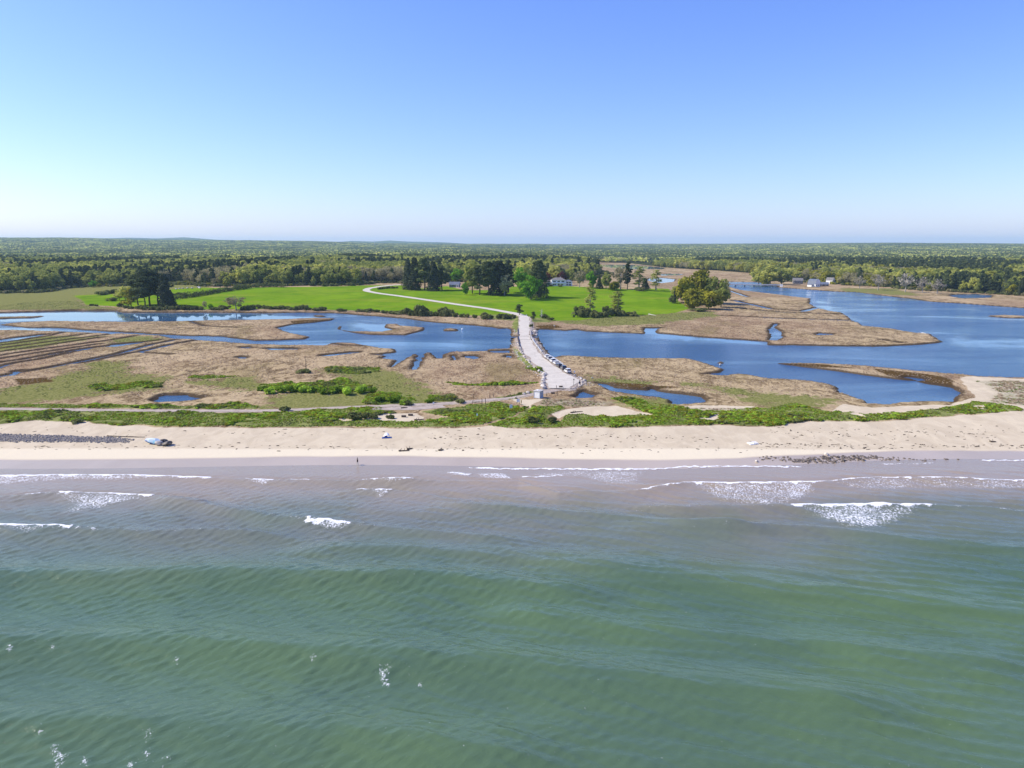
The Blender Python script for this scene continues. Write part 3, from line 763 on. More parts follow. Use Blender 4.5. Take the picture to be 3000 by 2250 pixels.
t = NT('sea_water')
pos = t.pos()
fo = t.attr('foam'); shf = t.attr('shallow')
na = t.noise(t.mapping(t.mapping(pos, (1, 1, 1), (0, 0, -0.64)), (0.45, 1.5, 1)), 1.5, 5, 0.62, 0.4)
nb = t.noise(t.mapping(t.mapping(pos, (1, 1, 1), (0, 0, 0.38)), (0.35, 1.4, 1)), 1.3, 5, 0.62, 0.4)
xr = t.ramp(t.sep(pos)[0], -35, 35)
n1 = t.math('ADD', t.math('MULTIPLY', na, t.math('SUBTRACT', 1.0, xr)), t.math('MULTIPLY', nb, xr))
n2 = t.noise(pos, 0.03, 3, 0.5, 0.4)
n3 = t.noise(pos, 6.0, 4, 0.6)
n4 = t.noise(t.mapping(pos, (1, 0.8, 1)), 3.0, 6, 0.75, 0.6)
deep = t.mix(t.ramp(n2, 0.35, 0.65), (0.072, 0.122, 0.060), (0.088, 0.144, 0.058))
mid = t.mix(t.ramp(n2, 0.4, 0.6), (0.138, 0.160, 0.110), (0.150, 0.160, 0.116))
sh = t.math('ADD', shf.outputs['Fac'], t.math('MULTIPLY', t.math('SUBTRACT', n2, 0.5), 0.28))
wc = t.mix(t.ramp(sh, 0.12, 0.60), deep, mid)
wc = t.mix(t.ramp(sh, 0.62, 1.0), wc, (0.32, 0.255, 0.18))
ff = t.ramp(t.math('ADD', fo.outputs['Fac'], t.math('MULTIPLY', t.math('SUBTRACT', n4, 0.5), 2.8)), 0.42, 0.80)
wcol = t.mix(ff, wc, (0.80, 0.81, 0.82))
hgt = t.math('ADD', t.math('MULTIPLY', n1, 0.8), t.math('MULTIPLY', n3, 0.12))
nr = t.bump(hgt, 0.65, 0.17)
M_SEA = t.done(t.bsdf(wcol, t.math('ADD', 0.10, t.math('MULTIPLY', ff, 0.6)), 1.0, nr, ior=1.34))
sq = np.arange(SX.size).reshape(SX.shape)
sq = np.stack([sq[:-1, :-1], sq[:-1, 1:], sq[1:, 1:], sq[1:, :-1]], -1).reshape(-1, 4)
me = np_mesh('sea', np.stack([SX, SY, SZ], -1).reshape(-1, 3), sq, M_SEA)
for an, av in (('foam', FOAM), ('shallow', 1 - sstep(-2, 85, to_shore))):
    at = me.attributes.new(an, 'FLOAT', 'POINT'); at.data.foreach_set('value', np.ascontiguousarray(av, np.float32).ravel())
sea = bpy.data.objects.new('sea', me); C.objects.link(sea)
tag(sea, 'green sea with low swells and white breakers in the foreground', 'sea', kind='structure')

# ------------------------------------------------------------------ estuary water
ey = spaced([(226, 520, 1.6, 2.6), (520, 1000, 3, 8), (1000, 2300, 12, 30)])
exh = spaced([(0, 300, 2.2, 2.8), (300, 1900, 4, 60)])
ex = np.concatenate([-exh[:0:-1], exh])
EX, EY = np.meshgrid(ex, ey)
CALM = [[(-300, 912), (400, 908), (760, 918), (980, 925), (975, 936), (750, 940), (400, 945), (-300, 945)], [(-300, 950), (100, 962), (330, 974), (330, 980), (0, 970), (-300, 985)],
        [(1000, 940), (1120, 945), (1220, 955), (1240, 975), (1100, 984), (1000, 970)], [(760, 1018), (880, 1018), (880, 1030), (760, 1030)], [(930, 1028), (1060, 1028), (1060, 1048), (930, 1048)],
        [(1710, 958), (1940, 958), (2250, 998), (2250, 1012), (1900, 990)], [(2360, 862), (2420, 880), (2520, 925), (2560, 945), (2500, 945), (2380, 905)], [(2240, 955), (2295, 960), (2295, 1002), (2245, 1002)],
        [(1420, 1022), (1496, 1022), (1496, 1055), (1350, 1058), (1350, 1040)], [(690, 1040), (740, 1040), (740, 1055), (690, 1055)], [(2120, 850), (2200, 850), (2200, 872), (2120, 872)], [(1880, 800), (2010, 800), (2000, 836), (1880, 836)],
        [(300, 1000), (440, 1000), (430, 1020), (300, 1020)], [(2700, 985), (2830, 985), (2900, 1010), (2780, 1012)], [(1740, 772), (1960, 772), (1960, 792), (1740, 792)], [(-60, 975), (160, 975), (160, 1012), (-60, 1012)]]
calm = sstep(-14, 14, best(EX, EY, [PP(p, 0.0) for p in CALM]) + 34 * (fbm(EX / 18, EY / 30, 333, 4) - 0.5))
t = NT('estuary_water')
pos = t.pos()
cl = t.attr('calm').outputs['Fac']
streak = t.noise(t.mapping(pos, (0.35, 1.0, 1), (0, 0, -0.12)), 0.022, 4, 0.6, 0.8)
rip = t.noise(t.mapping(pos, (1, 1.2, 1)), 0.9, 4, 0.62)
rip2 = t.noise(t.mapping(pos, (1, 1.2, 1)), 0.28, 3, 0.6)
calmf = t.math('MAXIMUM', cl, t.ramp(streak, 0.44, 0.66, 0, 0.9))
st = t.math('SUBTRACT', 1.0, t.math('MULTIPLY', calmf, 0.99))
nr = t.bump(t.math('ADD', rip, t.math('MULTIPLY', rip2, 0.9)), t.math('MULTIPLY', st, 1.0), 0.40)
base = t.mix(t.ramp(streak, 0.35, 0.62), (0.030, 0.090, 0.195), (0.080, 0.175, 0.285))
M_EST = t.done(t.bsdf(base, t.math('ADD', 0.03, t.math('MULTIPLY', st, 0.12)), 0.5, nr, ior=1.333))
eq = np.arange(EX.size).reshape(EX.shape)
eq = np.stack([eq[:-1, :-1], eq[:-1, 1:], eq[1:, 1:], eq[1:, :-1]], -1).reshape(-1, 4)
me = np_mesh('estuary_water', np.stack([EX, EY, 0 * EX], -1).reshape(-1, 3), eq, M_EST)
at = me.attributes.new('calm', 'FLOAT', 'POINT'); at.data.foreach_set('value', np.ascontiguousarray(calm, np.float32).ravel())
o = bpy.data.objects.new('water', me); C.objects.link(o)
tag(o, 'blue tidal river and lagoon winding through the marsh', 'water', kind='structure')

# ------------------------------------------------------------------ roads and paths
t = NT('pale_road')
pos = t.pos()
n1 = t.noise(pos, 0.35, 5, 0.6); n2 = t.noise(pos, 6.0, 4, 0.6)
c = t.mix(t.ramp(n1, 0.3, 0.7), (0.49, 0.445, 0.375), (0.58, 0.535, 0.455))
c = t.mix(t.ramp(n2, 0.55, 0.75, 0, 0.3), c, (0.38, 0.34, 0.29))
c = t.mix(t.ramp(t.noise(t.mapping(pos, (1, 0.15, 1)), 0.9, 4, 0.6), 0.5, 0.75, 0, 0.45), c, (0.40, 0.36, 0.31))
M_ROAD = t.done(t.bsdf(c, 0.9, 0.15, t.bump(n2, 0.2, 0.02)))
t = NT('dirt_track')
pos = t.pos()
n1 = t.noise(pos, 0.5, 5, 0.65); n2 = t.noise(pos, 4.0, 4, 0.6)
c = t.mix(t.ramp(n1, 0.3, 0.7), (0.33, 0.27, 0.225), (0.46, 0.39, 0.33))
M_TRACK = t.done(t.bsdf(t.mix(t.ramp(n2, 0.5, 0.75, 0, 0.4), c, (0.25, 0.2, 0.15)), 0.95, 0.1, t.bump(n2, 0.4, 0.04)))

def resample(pts, step):
    seg = np.hypot(*(pts[1:] - pts[:-1]).T); s = np.concatenate([[0], np.cumsum(seg)])
    n = max(2, int(s[-1] / step)); u = np.linspace(0, s[-1], n)
    # smooth the corners a little
    x = np.interp(u, s, pts[:, 0]); y = np.interp(u, s, pts[:, 1])
    for k in range(3):
        x[1:-1] = (x[:-2] + 2 * x[1:-1] + x[2:]) / 4; y[1:-1] = (y[:-2] + 2 * y[1:-1] + y[2:]) / 4
    return np.stack([x, y], -1)

def ribbon(name, pts, width, mat, lift, zfun=None, step=1.5, rag=0.0):
    c = resample(pts, step)
    d = np.gradient(c, axis=0); d /= np.maximum(np.hypot(d[:, 0], d[:, 1]), 1e-6)[:, None]
    nrm_ = np.stack([-d[:, 1], d[:, 0]], -1)
    V = []; K = 7
    for i in range(len(c)):
        for k in range(K):
            u = (k / (K - 1) - 0.5) * width
            if k in (0, K - 1): u += math.copysign(rag, u) * (vnoise(np.array(i * 0.37), np.array(k * 3.1), 5) - 0.5) * 2
            p = c[i] + nrm_[i] * u
            z = ground(*p) + lift if zfun is None else zfun(*p)
            V.append((p[0], p[1], z))
    Fq = [(i * K + k, i * K + k + 1, (i + 1) * K + k + 1, (i + 1) * K + k) for i in range(len(c) - 1) for k in range(K - 1)]
    return link_mesh(name, V, [q[::-1] for q in Fq], mat, smooth=True)

rl = ROAD_L; rr = ROAD_R
V = []; Fq = []; K = 9; NS = 90
def along(p, n):
    s = np.concatenate([[0], np.cumsum(np.hypot(*(p[1:] - p[:-1]).T))])
    return s
u = np.linspace(0, len(rl) - 1, NS)
L_ = np.stack([np.interp(u, np.arange(len(rl)), rl[:, k]) for k in (0, 1)], -1); R_ = np.stack([np.interp(u, np.arange(len(rr)), rr[:, k]) for k in (0, 1)], -1)
for k in range(2):
    L_[1:-1] = (L_[:-2] + 2 * L_[1:-1] + L_[2:]) / 4; R_[1:-1] = (R_[:-2] + 2 * R_[1:-1] + R_[2:]) / 4
for i in range(NS):
    for k in range(K):
        p = L_[i] * (1 - k / (K - 1)) + R_[i] * (k / (K - 1))
        if k in (0, K - 1):
            p = p + (vnoise(np.array([i * 0.9]), np.array([k * 1.7]), 15)[0] - 0.5) * np.array([1.7, 0])
        V.append((p[0], p[1], RZ + 0.03 - 0.03 * abs(k / (K - 1) - 0.5)))
Fq = [(i * K + k, i * K + k + 1, (i + 1) * K + k + 1, (i + 1) * K + k)[::-1] for i in range(NS - 1) for k in range(K - 1)]
o = link_mesh('road', V, Fq, M_ROAD, smooth=True)
tag(o, 'pale paved causeway road widening into a parking area by the dunes', 'road', kind='structure')
drive_z = lambda x, y: max(float(base_z(x, y)) + 0.10, ground(x, y) + 0.03)
o = ribbon('road', DRIVE, 7.0, M_ROAD, 0.05, drive_z, 2.5, 0.3)
tag(o, 'pale drive curving through the green meadow to the woods', 'road', kind='structure')
o = ribbon('path', PATH, 2.7, M_TRACK, 0.035, None, 1.2, 0.5)
tag(o, 'sandy track running behind the dune plants to the parking area', 'path', kind='structure')
o = ribbon('path', TRACK, 4.5, M_TRACK, 0.06, None, 1.2, 0.8)
tag(o, 'wide bare turnout beside the sandy track', 'path', kind='structure')

# ------------------------------------------------------------------ plants: leaf clumps
def leaf_mat(name, c1, c2, rnd=0.35, transl=0.25):
    t = NT(name)
    oi = t.node('ShaderNodeObjectInfo').outputs['Random']
    tc = t.node('ShaderNodeTexCoord').outputs['Object']
    n = t.noise(tc, 0.45, 3, 0.6)
    f = t.math('ADD', t.math('MULTIPLY', t.math('SUBTRACT', n, 0.5), 1.4), t.math('ADD', 0.5, t.math('MULTIPLY', t.math('SUBTRACT', oi, 0.5), 2 * rnd)), clamp=True)
    c = t.mix(f, c1, c2)
    d = t.node('ShaderNodeBsdfDiffuse'); t.put(d.inputs['Color'], c)
    tr = t.node('ShaderNodeBsdfTranslucent'); t.put(tr.inputs['Color'], c)
    mx = t.node('ShaderNodeMixShader'); mx.inputs[0].default_value = transl
    t.link(d.outputs[0], mx.inputs[1]); t.link(tr.outputs[0], mx.inputs[2])
    return t.done(mx.outputs[0])
M_LEAF = {
    'pine': leaf_mat('pine_needles', (0.055, 0.075, 0.034), (0.14, 0.17, 0.065), 0.6, 0.25),
    'spruce': leaf_mat('spruce_needles', (0.030, 0.040, 0.024), (0.080, 0.095, 0.050), 0.5, 0.15),
    'gold': leaf_mat('spring_leaves_gold', (0.35, 0.37, 0.08), (0.60, 0.59, 0.15), 0.5, 0.45),
    'fresh': leaf_mat('spring_leaves_fresh', (0.11, 0.27, 0.016), (0.21, 0.42, 0.03), 0.3, 0.35),
    'mid': leaf_mat('spring_leaves_mid', (0.21, 0.25, 0.06), (0.41, 0.43, 0.11), 0.5, 0.45),
    'bud': leaf_mat('budding_twigs', (0.28, 0.25, 0.14), (0.46, 0.42, 0.21), 0.5, 0.4),
    'bare': leaf_mat('bare_twigs', (0.30, 0.27, 0.22), (0.46, 0.42, 0.36), 0.5, 0.2),
    'red': leaf_mat('copper_leaves', (0.075, 0.022, 0.020), (0.14, 0.045, 0.034), 0.3),
    'olive': leaf_mat('olive_leaves', (0.17, 0.175, 0.022), (0.38, 0.36, 0.04), 0.4, 0.35),
    'dune': leaf_mat('dune_rose_leaves', (0.16, 0.26, 0.025), (0.44, 0.62, 0.07), 0.7, 0.42),
    'dune_dark': leaf_mat('dune_shrub_leaves', (0.12, 0.15, 0.04), (0.28, 0.31, 0.10), 0.6, 0.35),
    'straw': leaf_mat('marsh_grass_straw', (0.30, 0.21, 0.135), (0.58, 0.46, 0.33), 0.6, 0.3),
    'scrub': leaf_mat('bank_scrub_leaves', (0.09, 0.11, 0.036), (0.21, 0.225, 0.08), 0.5, 0.3),
}
M_BARK = plain('bark', (0.085, 0.065, 0.05), 0.9, 0.1, 0.3, 2.0)
M_PALEBARK = plain('weathered_bark', (0.34, 0.31, 0.28), 0.9, 0.1, 0.25, 2.0)

def leaf_quads(Pn, Nn, size, r):
    """little four-cornered leaf sprays at points Pn facing Nn"""
    n = len(Pn)
    Nn = Nn + r.normal(0, 0.45, (n, 3)); Nn /= np.linalg.norm(Nn, axis=1)[:, None] + 1e-9
    ref = r.normal(0, 1, (n, 3))
    a = np.cross(Nn, ref); a /= np.linalg.norm(a, axis=1)[:, None] + 1e-9
    b = np.cross(Nn, a)
    s = (size * r.uniform(0.6, 1.4, n))[:, None]
    el = r.uniform(0.55, 1.0, n)[:, None]
    V = np.stack([Pn - a * s, Pn - b * s * el * 0.8 + Nn * s * 0.15, Pn + a * s, Pn + b * s * el], 1).reshape(-1, 3)
    Q = np.arange(4 * n).reshape(n, 4)
    return V, Q

def blob_points(r, centres, radii, per, shell=0.72, squash=1.0):
    Pn = []; Nn = []
    for c, R in zip(centres, radii):
        d = r.normal(0, 1, (per, 3)); d /= np.linalg.norm(d, axis=1)[:, None]
        rad = R * (shell + (1 - shell) * r.uniform(0, 1, per) ** 0.5) * (0.85 + 0.3 * vnoise(d[:, 0] * 2.2 + c[0], d[:, 1] * 2.2 + c[2], 3))
        q = d * rad[:, None]; q[:, 2] *= squash
        Pn.append(q + c); Nn.append(d)
    return np.concatenate(Pn), np.concatenate(Nn)

def crown_broad(seed, H=15.0, W=11.0, low=0.18, lobes=34, per=46, leaf=0.66, flat=0.85):
    r = np.random.default_rng(seed)
    cs = []; rs = []
    z0 = H * low; hz = (H - z0) / 2
    for k in range(lobes):
        d = r.normal(0, 1, 3); d /= np.linalg.norm(d)
        f = r.uniform(0.45, 0.92)
        cs.append(np.array([d[0] * W / 2 * f, d[1] * W / 2 * f, z0 + hz + d[2] * hz * f * 0.95]))
        rs.append(W * r.uniform(0.10, 0.185))
    Pn, Nn = blob_points(r, cs, rs, per, 0.7, flat)
    Pn[:, 2] = np.clip(Pn[:, 2], H * 0.06, None)
    return leaf_quads(Pn, Nn * np.array([1, 1, 1.0]) + np.array([0, 0, 0.25]), leaf, r)

def crown_spruce(seed, H=20.0, W=7.0, low=0.05, n=1700, leaf=0.62, power=0.85):
    r = np.random.default_rng(seed)
    z = H * (low + (1 - low) * r.uniform(0, 1, n) ** 0.8 * 0.99)
    tt = (H - z) / (H * (1 - low))
    ang = r.uniform(0, 2 * math.pi, n)
    lump = 0.55 + 0.8 * vnoise(np.cos(ang) * 1.6 + 7, np.sin(ang) * 1.6 + z * 0.42, seed) + 0.15 * vnoise(ang * 3.0, z * 1.2, seed + 1)
    tier = 0.78 + 0.3 * np.abs(np.sin(z * 1.7 + ang))
    rad = W / 2 * np.maximum(tt, 0.03) ** power * lump * tier * (0.55 + 0.45 * r.uniform(0, 1, n) ** 0.4)
    Pn = np.stack([rad * np.cos(ang), rad * np.sin(ang), z - 0.15 * rad], -1)
    Nn = np.stack([np.cos(ang), np.sin(ang), 0.8 + 0 * ang], -1)
    return leaf_quads(Pn, Nn, leaf, r)

def crown_pine(seed, H=20.0, W=10.0, low=0.3, plates=26, per=60, leaf=0.60):
    r = np.random.default_rng(seed)
    Pn = []; Nn = []
    for k in range(plates):
        zt = low + (1 - low) * (k + r.uniform(0, 1)) / plates
        prof = math.sin(min(1.0, (1 - zt) / (1 - low) * 1.15 + 0.12) * math.pi * 0.62)
        a = r.uniform(0, 2 * math.pi); rr_ = W / 2 * prof * r.uniform(0.15, 0.85)
        c = np.array([rr_ * math.cos(a), rr_ * math.sin(a), H * zt])
        R = W * r.uniform(0.13, 0.22) * (0.55 + 0.6 * prof)
        d = r.normal(0, 1, (per, 3)); d /= np.linalg.norm(d, axis=1)[:, None]
        q = d * R * r.uniform(0.5, 1, per)[:, None] ** 0.5; q[:, 2] *= 0.42
        Pn.append(q + c); Nn.append(d * np.array([0.7, 0.7, 0.6]) + np.array([0, 0, 0.45]))
    Pn = np.concatenate(Pn); Nn = np.concatenate(Nn)
    Pn[:, 2] = np.minimum(Pn[:, 2], H)
    return leaf_quads(Pn, Nn, leaf, r)

def crown_bush(seed, H=2.2, W=3.4, lobes=9, per=46, leaf=0.24):
    r = np.random.default_rng(seed)
    cs = []; rs = []
    for k in range(lobes):
        a = r.uniform(0, 2 * math.pi); q = r.uniform(0, 0.36) * W
        cs.append(np.array([q * math.cos(a), q * math.sin(a), H * r.uniform(0.22, 0.62)])); rs.append(min(H, W) * r.uniform(0.2, 0.36))
    Pn, Nn = blob_points(r, cs, rs, per, 0.7)
    Pn[:, 2] = np.clip(Pn[:, 2], 0.02, None)
    return leaf_quads(Pn, Nn + np.array([0, 0, 0.3]), leaf, r)

def trunk_mesh(name, H, r0, top, limbs, seed, mat, spread=2.5):
    r = random.Random(seed)
    mb = MB()
    pts = [(0, 0, -0.3)]; x = y = 0
    for k in range(1, 6):
        x += r.uniform(-0.03, 0.03) * H * 0.4; y += r.uniform(-0.03, 0.03) * H * 0.4
        pts.append((x, y, H * top * k / 5))
    mb.tube(pts, [r0 * (1.15 - 0.95 * k / 5) for k in range(6)], 7)
    for k in range(limbs):
        zt = r.uniform(0.3, 0.85) * top; a = r.uniform(0, 6.28); L = spread * r.uniform(0.6, 1.1)
        p0 = Vector((x * zt, y * zt, H * zt)); d = Vector((math.cos(a), math.sin(a), r.uniform(0.25, 0.8)))
        mb.tube([p0, p0 + d * L * 0.5, p0 + d * L + Vector((0, 0, 0.1 * L))], [r0 * 0.35, r0 * 0.24, r0 * 0.08], 5)
    me = bpy.data.meshes.new(name); me.from_pydata(mb.v, [], mb.f); me.materials.append(mat); me.update()
    return me

PROTO = {}          # kind -> list of (crown mesh, trunk mesh, reference height)
def add_proto(kind, leafkey, VQ, H, trunk):
    V, Q = VQ
    me = np_mesh('crown_' + kind, V, Q, M_LEAF[leafkey], False)
    PROTO.setdefault(kind, []).append((me, trunk, H))
for s in range(3):
    add_proto('pine', 'pine', crown_pine(100 + s, 20, 9.5, 0.22 + 0.06 * s), 20, trunk_mesh('trunk', 20, 0.34, 0.95, 5, s, M_BARK, 2.6))
    add_proto('spruce', 'spruce', crown_spruce(110 + s, 20, 7.5 + s), 20, trunk_mesh('trunk', 20, 0.32, 0.93, 0, 10 + s, M_BARK))
    add_proto('gold', 'gold', crown_broad(120 + s, 15, 12 - s, 0.16), 15, trunk_mesh('trunk', 15, 0.3, 0.75, 6, 20 + s, M_BARK, 3.2))
    add_proto('mid', 'mid', crown_broad(130 + s, 15, 11 + s, 0.14), 15, trunk_mesh('trunk', 15, 0.3, 0.75, 6, 30 + s, M_BARK, 3.2))
    add_proto('bud', 'bud', crown_broad(140 + s, 14, 10.5, 0.16, 30, 30, 0.46), 14, trunk_mesh('trunk', 14, 0.28, 0.85, 9, 40 + s, M_PALEBARK, 4.0))
for s in range(2):
    add_proto('fresh', 'fresh', crown_broad(150 + s, 15, 12, 0.06, 42, 52, 0.6), 15, trunk_mesh('trunk', 15, 0.32, 0.7, 6, 50 + s, M_BARK, 3))
    add_proto('olive', 'olive', crown_broad(160 + s, 16, 14, 0.0, 50, 64, 0.7), 16, trunk_mesh('trunk', 16, 0.34, 0.7, 6, 60 + s, M_BARK, 3.5))
add_proto('bare', 'bare', crown_broad(141, 14, 9, 0.25, 26, 20, 0.34), 14, trunk_mesh('trunk', 14, 0.26, 0.9, 14, 45, M_PALEBARK, 4.2))
add_proto('red', 'red', crown_broad(170, 14, 11, 0.1, 34, 44, 0.6), 14, trunk_mesh('trunk', 14, 0.3, 0.7, 5, 70, M_BARK, 3))
add_proto('beech', 'pine', crown_spruce(180, 24, 17, 0.02, 4200, 0.68, 0.38), 24, trunk_mesh('trunk', 24, 0.5, 0.8, 4, 80, M_BARK, 3))
add_proto('column', 'spruce', crown_spruce(181, 26, 11, 0.02, 3200, 0.7, 0.34), 26, trunk_mesh('trunk', 26, 0.42, 0.9, 0, 81, M_BARK))
add_proto('column', 'spruce', crown_spruce(182, 26, 9, 0.02, 2900, 0.7, 0.40), 26, trunk_mesh('trunk', 26, 0.42, 0.9, 0, 82, M_BARK))
add_proto('spindle', 'mid', crown_pine(183, 22, 7.0, 0.22, 30, 34, 0.42), 22, trunk_mesh('trunk', 22, 0.30, 0.97, 8, 83, M_PALEBARK, 2.2))
add_proto('tallpine', 'pine', crown_pine(184, 25, 13, 0.34, 36, 90, 0.66), 25, trunk_mesh('trunk', 25, 0.38, 0.95, 6, 84, M_BARK, 3.0))
add_proto('grove', 'olive', crown_pine(185, 13, 9, 0.2, 22, 70, 0.48), 13, trunk_mesh('trunk', 13, 0.22, 0.9, 6, 85, M_BARK, 2.6))
for s in range(4):
    add_proto('shrub', 'scrub', crown_bush(190 + s, 2.6, 4.4 + 0.4 * s, 11, 60, 0.30), 2.6, trunk_mesh('stem', 2.0, 0.06, 0.8, 5, 90 + s, M_BARK, 1.0))
for s in range(2):
    add_proto('greenshrub', 'dune', crown_bush(195 + s, 2.2, 3.6, 9, 60, 0.26), 2.2, trunk_mesh('stem', 1.8, 0.05, 0.8, 4, 95 + s, M_BARK, 0.8))

def make_tree(kind, x, y, height, label, name, cat, group=None, width=1.0, pick=None, z=None):
    p = PROTO[kind][(pick if pick is not None else random.randrange(99)) % len(PROTO[kind])]
    s = height / p[2]
    root = thing(name, (x, y, ground(x, y) - 0.05 if z is None else z), label, cat, random.uniform(0, 6.28), group, (s * width, s * width, s))
    for nm, me in (('crown', p[0]), ('stem' if 'shrub' in kind else 'trunk', p[1])):
        o = bpy.data.objects.new(nm, me); C.objects.link(o); o.parent = root
    return root

def tree_px(kind, px, base, top, label, name='tree', cat='tree', group=None, width_px=None, pick=None):
    x, y = P(px, base)
    sl = math.hypot(y * math.cos(PITCH) + CAM_H * math.sin(PITCH), 0)
    h = (base - top) * sl / F_PX
    w = 1.0
    if width_px:
        me = PROTO[kind][(pick or 0) % len(PROTO[kind])]
        co = np.empty(len(me[0].vertices) * 3, np.float32); me[0].vertices.foreach_get('co', co)
        ref = np.ptp(co.reshape(-1, 3)[:, 0]) * h / me[2]
        w = (width_px * sl / F_PX) / ref
        pick = pick or 0
    return make_tree(kind, x, y, h, label, name, cat, group, w, pick)

# the estate, the groves and the single trees, left to right
tree_px('tallpine', 405, 894, 806, 'dark tall pine at the left end of the waterside grove', width_px=75)
tree_px('tallpine', 440, 898, 796, 'tallest dark pine with bare trunks showing in the waterside grove', width_px=95)
tree_px('tallpine', 425, 902, 812, 'dark pine standing nearest the water in the grove', width_px=70)
tree_px('tallpine', 465, 896, 800, 'broad dark pine right of the middle in the waterside grove', width_px=85)
tree_px('column', 487, 904, 803, 'nearly black conifer closing the right end of the waterside grove', name='conifer_tree', width_px=52)
tree_px('spruce', 502, 900, 850, 'low black conifer tucked against the right end of the waterside grove', name='conifer_tree', width_px=40)
tree_px('grove', 385, 900, 845, 'yellow green tree in front of the dark waterside pines', width_px=55)
tree_px('gold', 368, 884, 838, 'bright yellow green tree left of the dark waterside pines', width_px=42)
tree_px('gold', 350, 880, 850, 'small yellow green tree at the left tip of the grove', width_px=30)
tree_px('fresh', 275, 842, 822, 'small fresh green tree before the dark left woods', width_px=30)
tree_px('bud', 692, 908, 866, 'rounded tan budding tree alone on the lagoon bank', width_px=66)
tree_px('bud', 601, 907, 880, 'small reddish budding tree on the lagoon bank', width_px=17)
tree_px('fresh', 617, 905, 890, 'small green tree beside the reddish one on the bank', width_px=18)
for i, (px, b, tp, w, l) in enumerate([(1197, 848, 766, 40, 'leftmost of the dark conifers by the drive'), (1217, 850, 756, 42, 'tallest dark conifer left of the small blue house'),
                                   (1244, 851, 757, 46, 'third dark conifer left of the small blue house'), (1270, 852, 767, 44, 'fourth dark conifer left of the small blue house'),
                                   (1295, 850, 783, 44, 'dark conifer nearest the left side of the small blue house')]):
    tree_px(['column', 'column', 'pine', 'column', 'pine'][i], px, b, tp, l, name='conifer_tree', width_px=w * (1.25 if i in (2, 4) else 1.1), pick=i)
tree_px('fresh', 1340, 826, 787, 'round fresh green tree above the small blue house', width_px=46)
tree_px('mid', 1384, 860, 768, 'tall yellowish tree right of the small blue house', width_px=60)
tree_px('fresh', 1362, 864, 827, 'low bright green tree at the clump right of the small blue house', width_px=26)
for i, (px, b, tp, w, l) in enumerate([(1405, 864, 780, 52, 'dark conifer at the front left of the middle clump'), (1432, 866, 768, 58, 'broad dark conifer in the middle of the middle clump'),
                                   (1462, 864, 764, 58, 'tallest dark conifer in the middle clump'), (1490, 858, 774, 50, 'dark conifer at the right side of the middle clump')]):
    tree_px(['pine', 'tallpine', 'column', 'pine'][i], px, b, tp, l, name='conifer_tree', width_px=w * 1.15, pick=i)
tree_px('mid', 1447, 862, 776, 'yellowish tree showing between the dark conifers of the middle clump', width_px=44, pick=1)
tree_px('bud', 1478, 866, 800, 'brownish tree at the front of the middle clump', width_px=50, pick=1)
tree_px('fresh', 1523, 850, 783, 'bright green tree behind the big dark beech', width_px=46)
tree_px('beech', 1577, 872, 764, 'big dark rounded tree casting a long shadow over the meadow', width_px=80)
tree_px('fresh', 1556, 878, 806, 'bright green tree in front of the big dark meadow tree', width_px=68)
tree_px('gold', 1535, 838, 766, 'pale yellow tree behind the big dark meadow tree', width_px=60)
tree_px('red', 1604, 832, 794, 'copper leaved tree left behind the white mansion', width_px=24)
tree_px('red', 1646, 828, 792, 'copper leaved tree behind the roof of the white mansion', width_px=34)
tree_px('gold', 1622, 826, 777, 'pale golden tree above the white mansion', width_px=46)
tree_px('bud', 1698, 843, 792, 'brownish weeping tree at the right end of the white mansion', width_px=42)
tree_px('fresh', 1731, 845, 794, 'bright fresh green tree right of the white mansion', width_px=34)
tree_px('spruce', 1756, 846, 810, 'dark conifer beside the bright green tree', name='conifer_tree', width_px=26)
tree_px('mid', 1775, 848, 800, 'yellow green tree between the dark conifers right of the mansion', width_px=34)
tree_px('bud', 1818, 848, 776, 'large brownish tree right of the white mansion', width_px=58)
tree_px('pine', 1838, 848, 771, 'dark pine at the right side of the large brownish tree', width_px=34)
tree_px('olive', 1800, 851, 822, 'low olive tree before the large brownish tree', width_px=40)
tree_px('spindle', 1873, 850, 783, 'pine with a tall bare trunk at the right end of the estate', width_px=42)
tree_px('spindle', 1922, 850, 792, 'thin pine standing alone before the far creek', width_px=38)
tree_px('spruce', 1890, 848, 815, 'small dark conifer between the two thin pines', name='conifer_tree', width_px=30)
tree_px('spindle', 1728, 926, 832, 'thin spiky conifer above the scrub at the meadow foot', name='conifer_tree', width_px=36)
tree_px('spindle', 1808, 922, 854, 'shorter spiky conifer right of its twin at the meadow foot', name='conifer_tree', width_px=52)
for i, (k, px, b, tp, w, l) in enumerate([('olive', 2008, 890, 806, 62, 'golden olive tree at the left of the big waterside clump'), ('olive', 2052, 886, 792, 78, 'tallest olive tree in the big waterside clump'),
                                      ('mid', 2098, 890, 806, 60, 'darker tree at the right of the big waterside clump'), ('olive', 2030, 905, 846, 58, 'low olive tree at the front left of the big waterside clump'),
                                      ('olive', 2076, 906, 846, 66, 'low olive tree at the front of the big waterside clump'), ('mid', 2112, 900, 838, 44, 'low dark tree at the right foot of the big waterside clump'),
                                      ('gold', 1985, 886, 838, 34, 'pale yellow tree at the left foot of the big waterside clump'), ('bud', 2125, 880, 818, 30, 'grey budding tree on the right edge of the big waterside clump')]):
    tree_px(k, px, b, tp, l, width_px=w * 1.22, pick=i)
tree_px('spruce', 1976, 888, 842, 'slim dark spruce at the left of the big waterside clump', name='conifer_tree', width_px=13)
tree_px('shrub', 1967, 889, 862, 'dark bush at the foot of the slim spruce', name='shrub', cat='shrub', width_px=20)
tree_px('pine', 1522, 923, 892, 'small leaning pine at the meadow end of the causeway', width_px=30)
tree_px('pine', 1562, 940, 915, 'small dark pine on the right bank of the causeway', width_px=20)
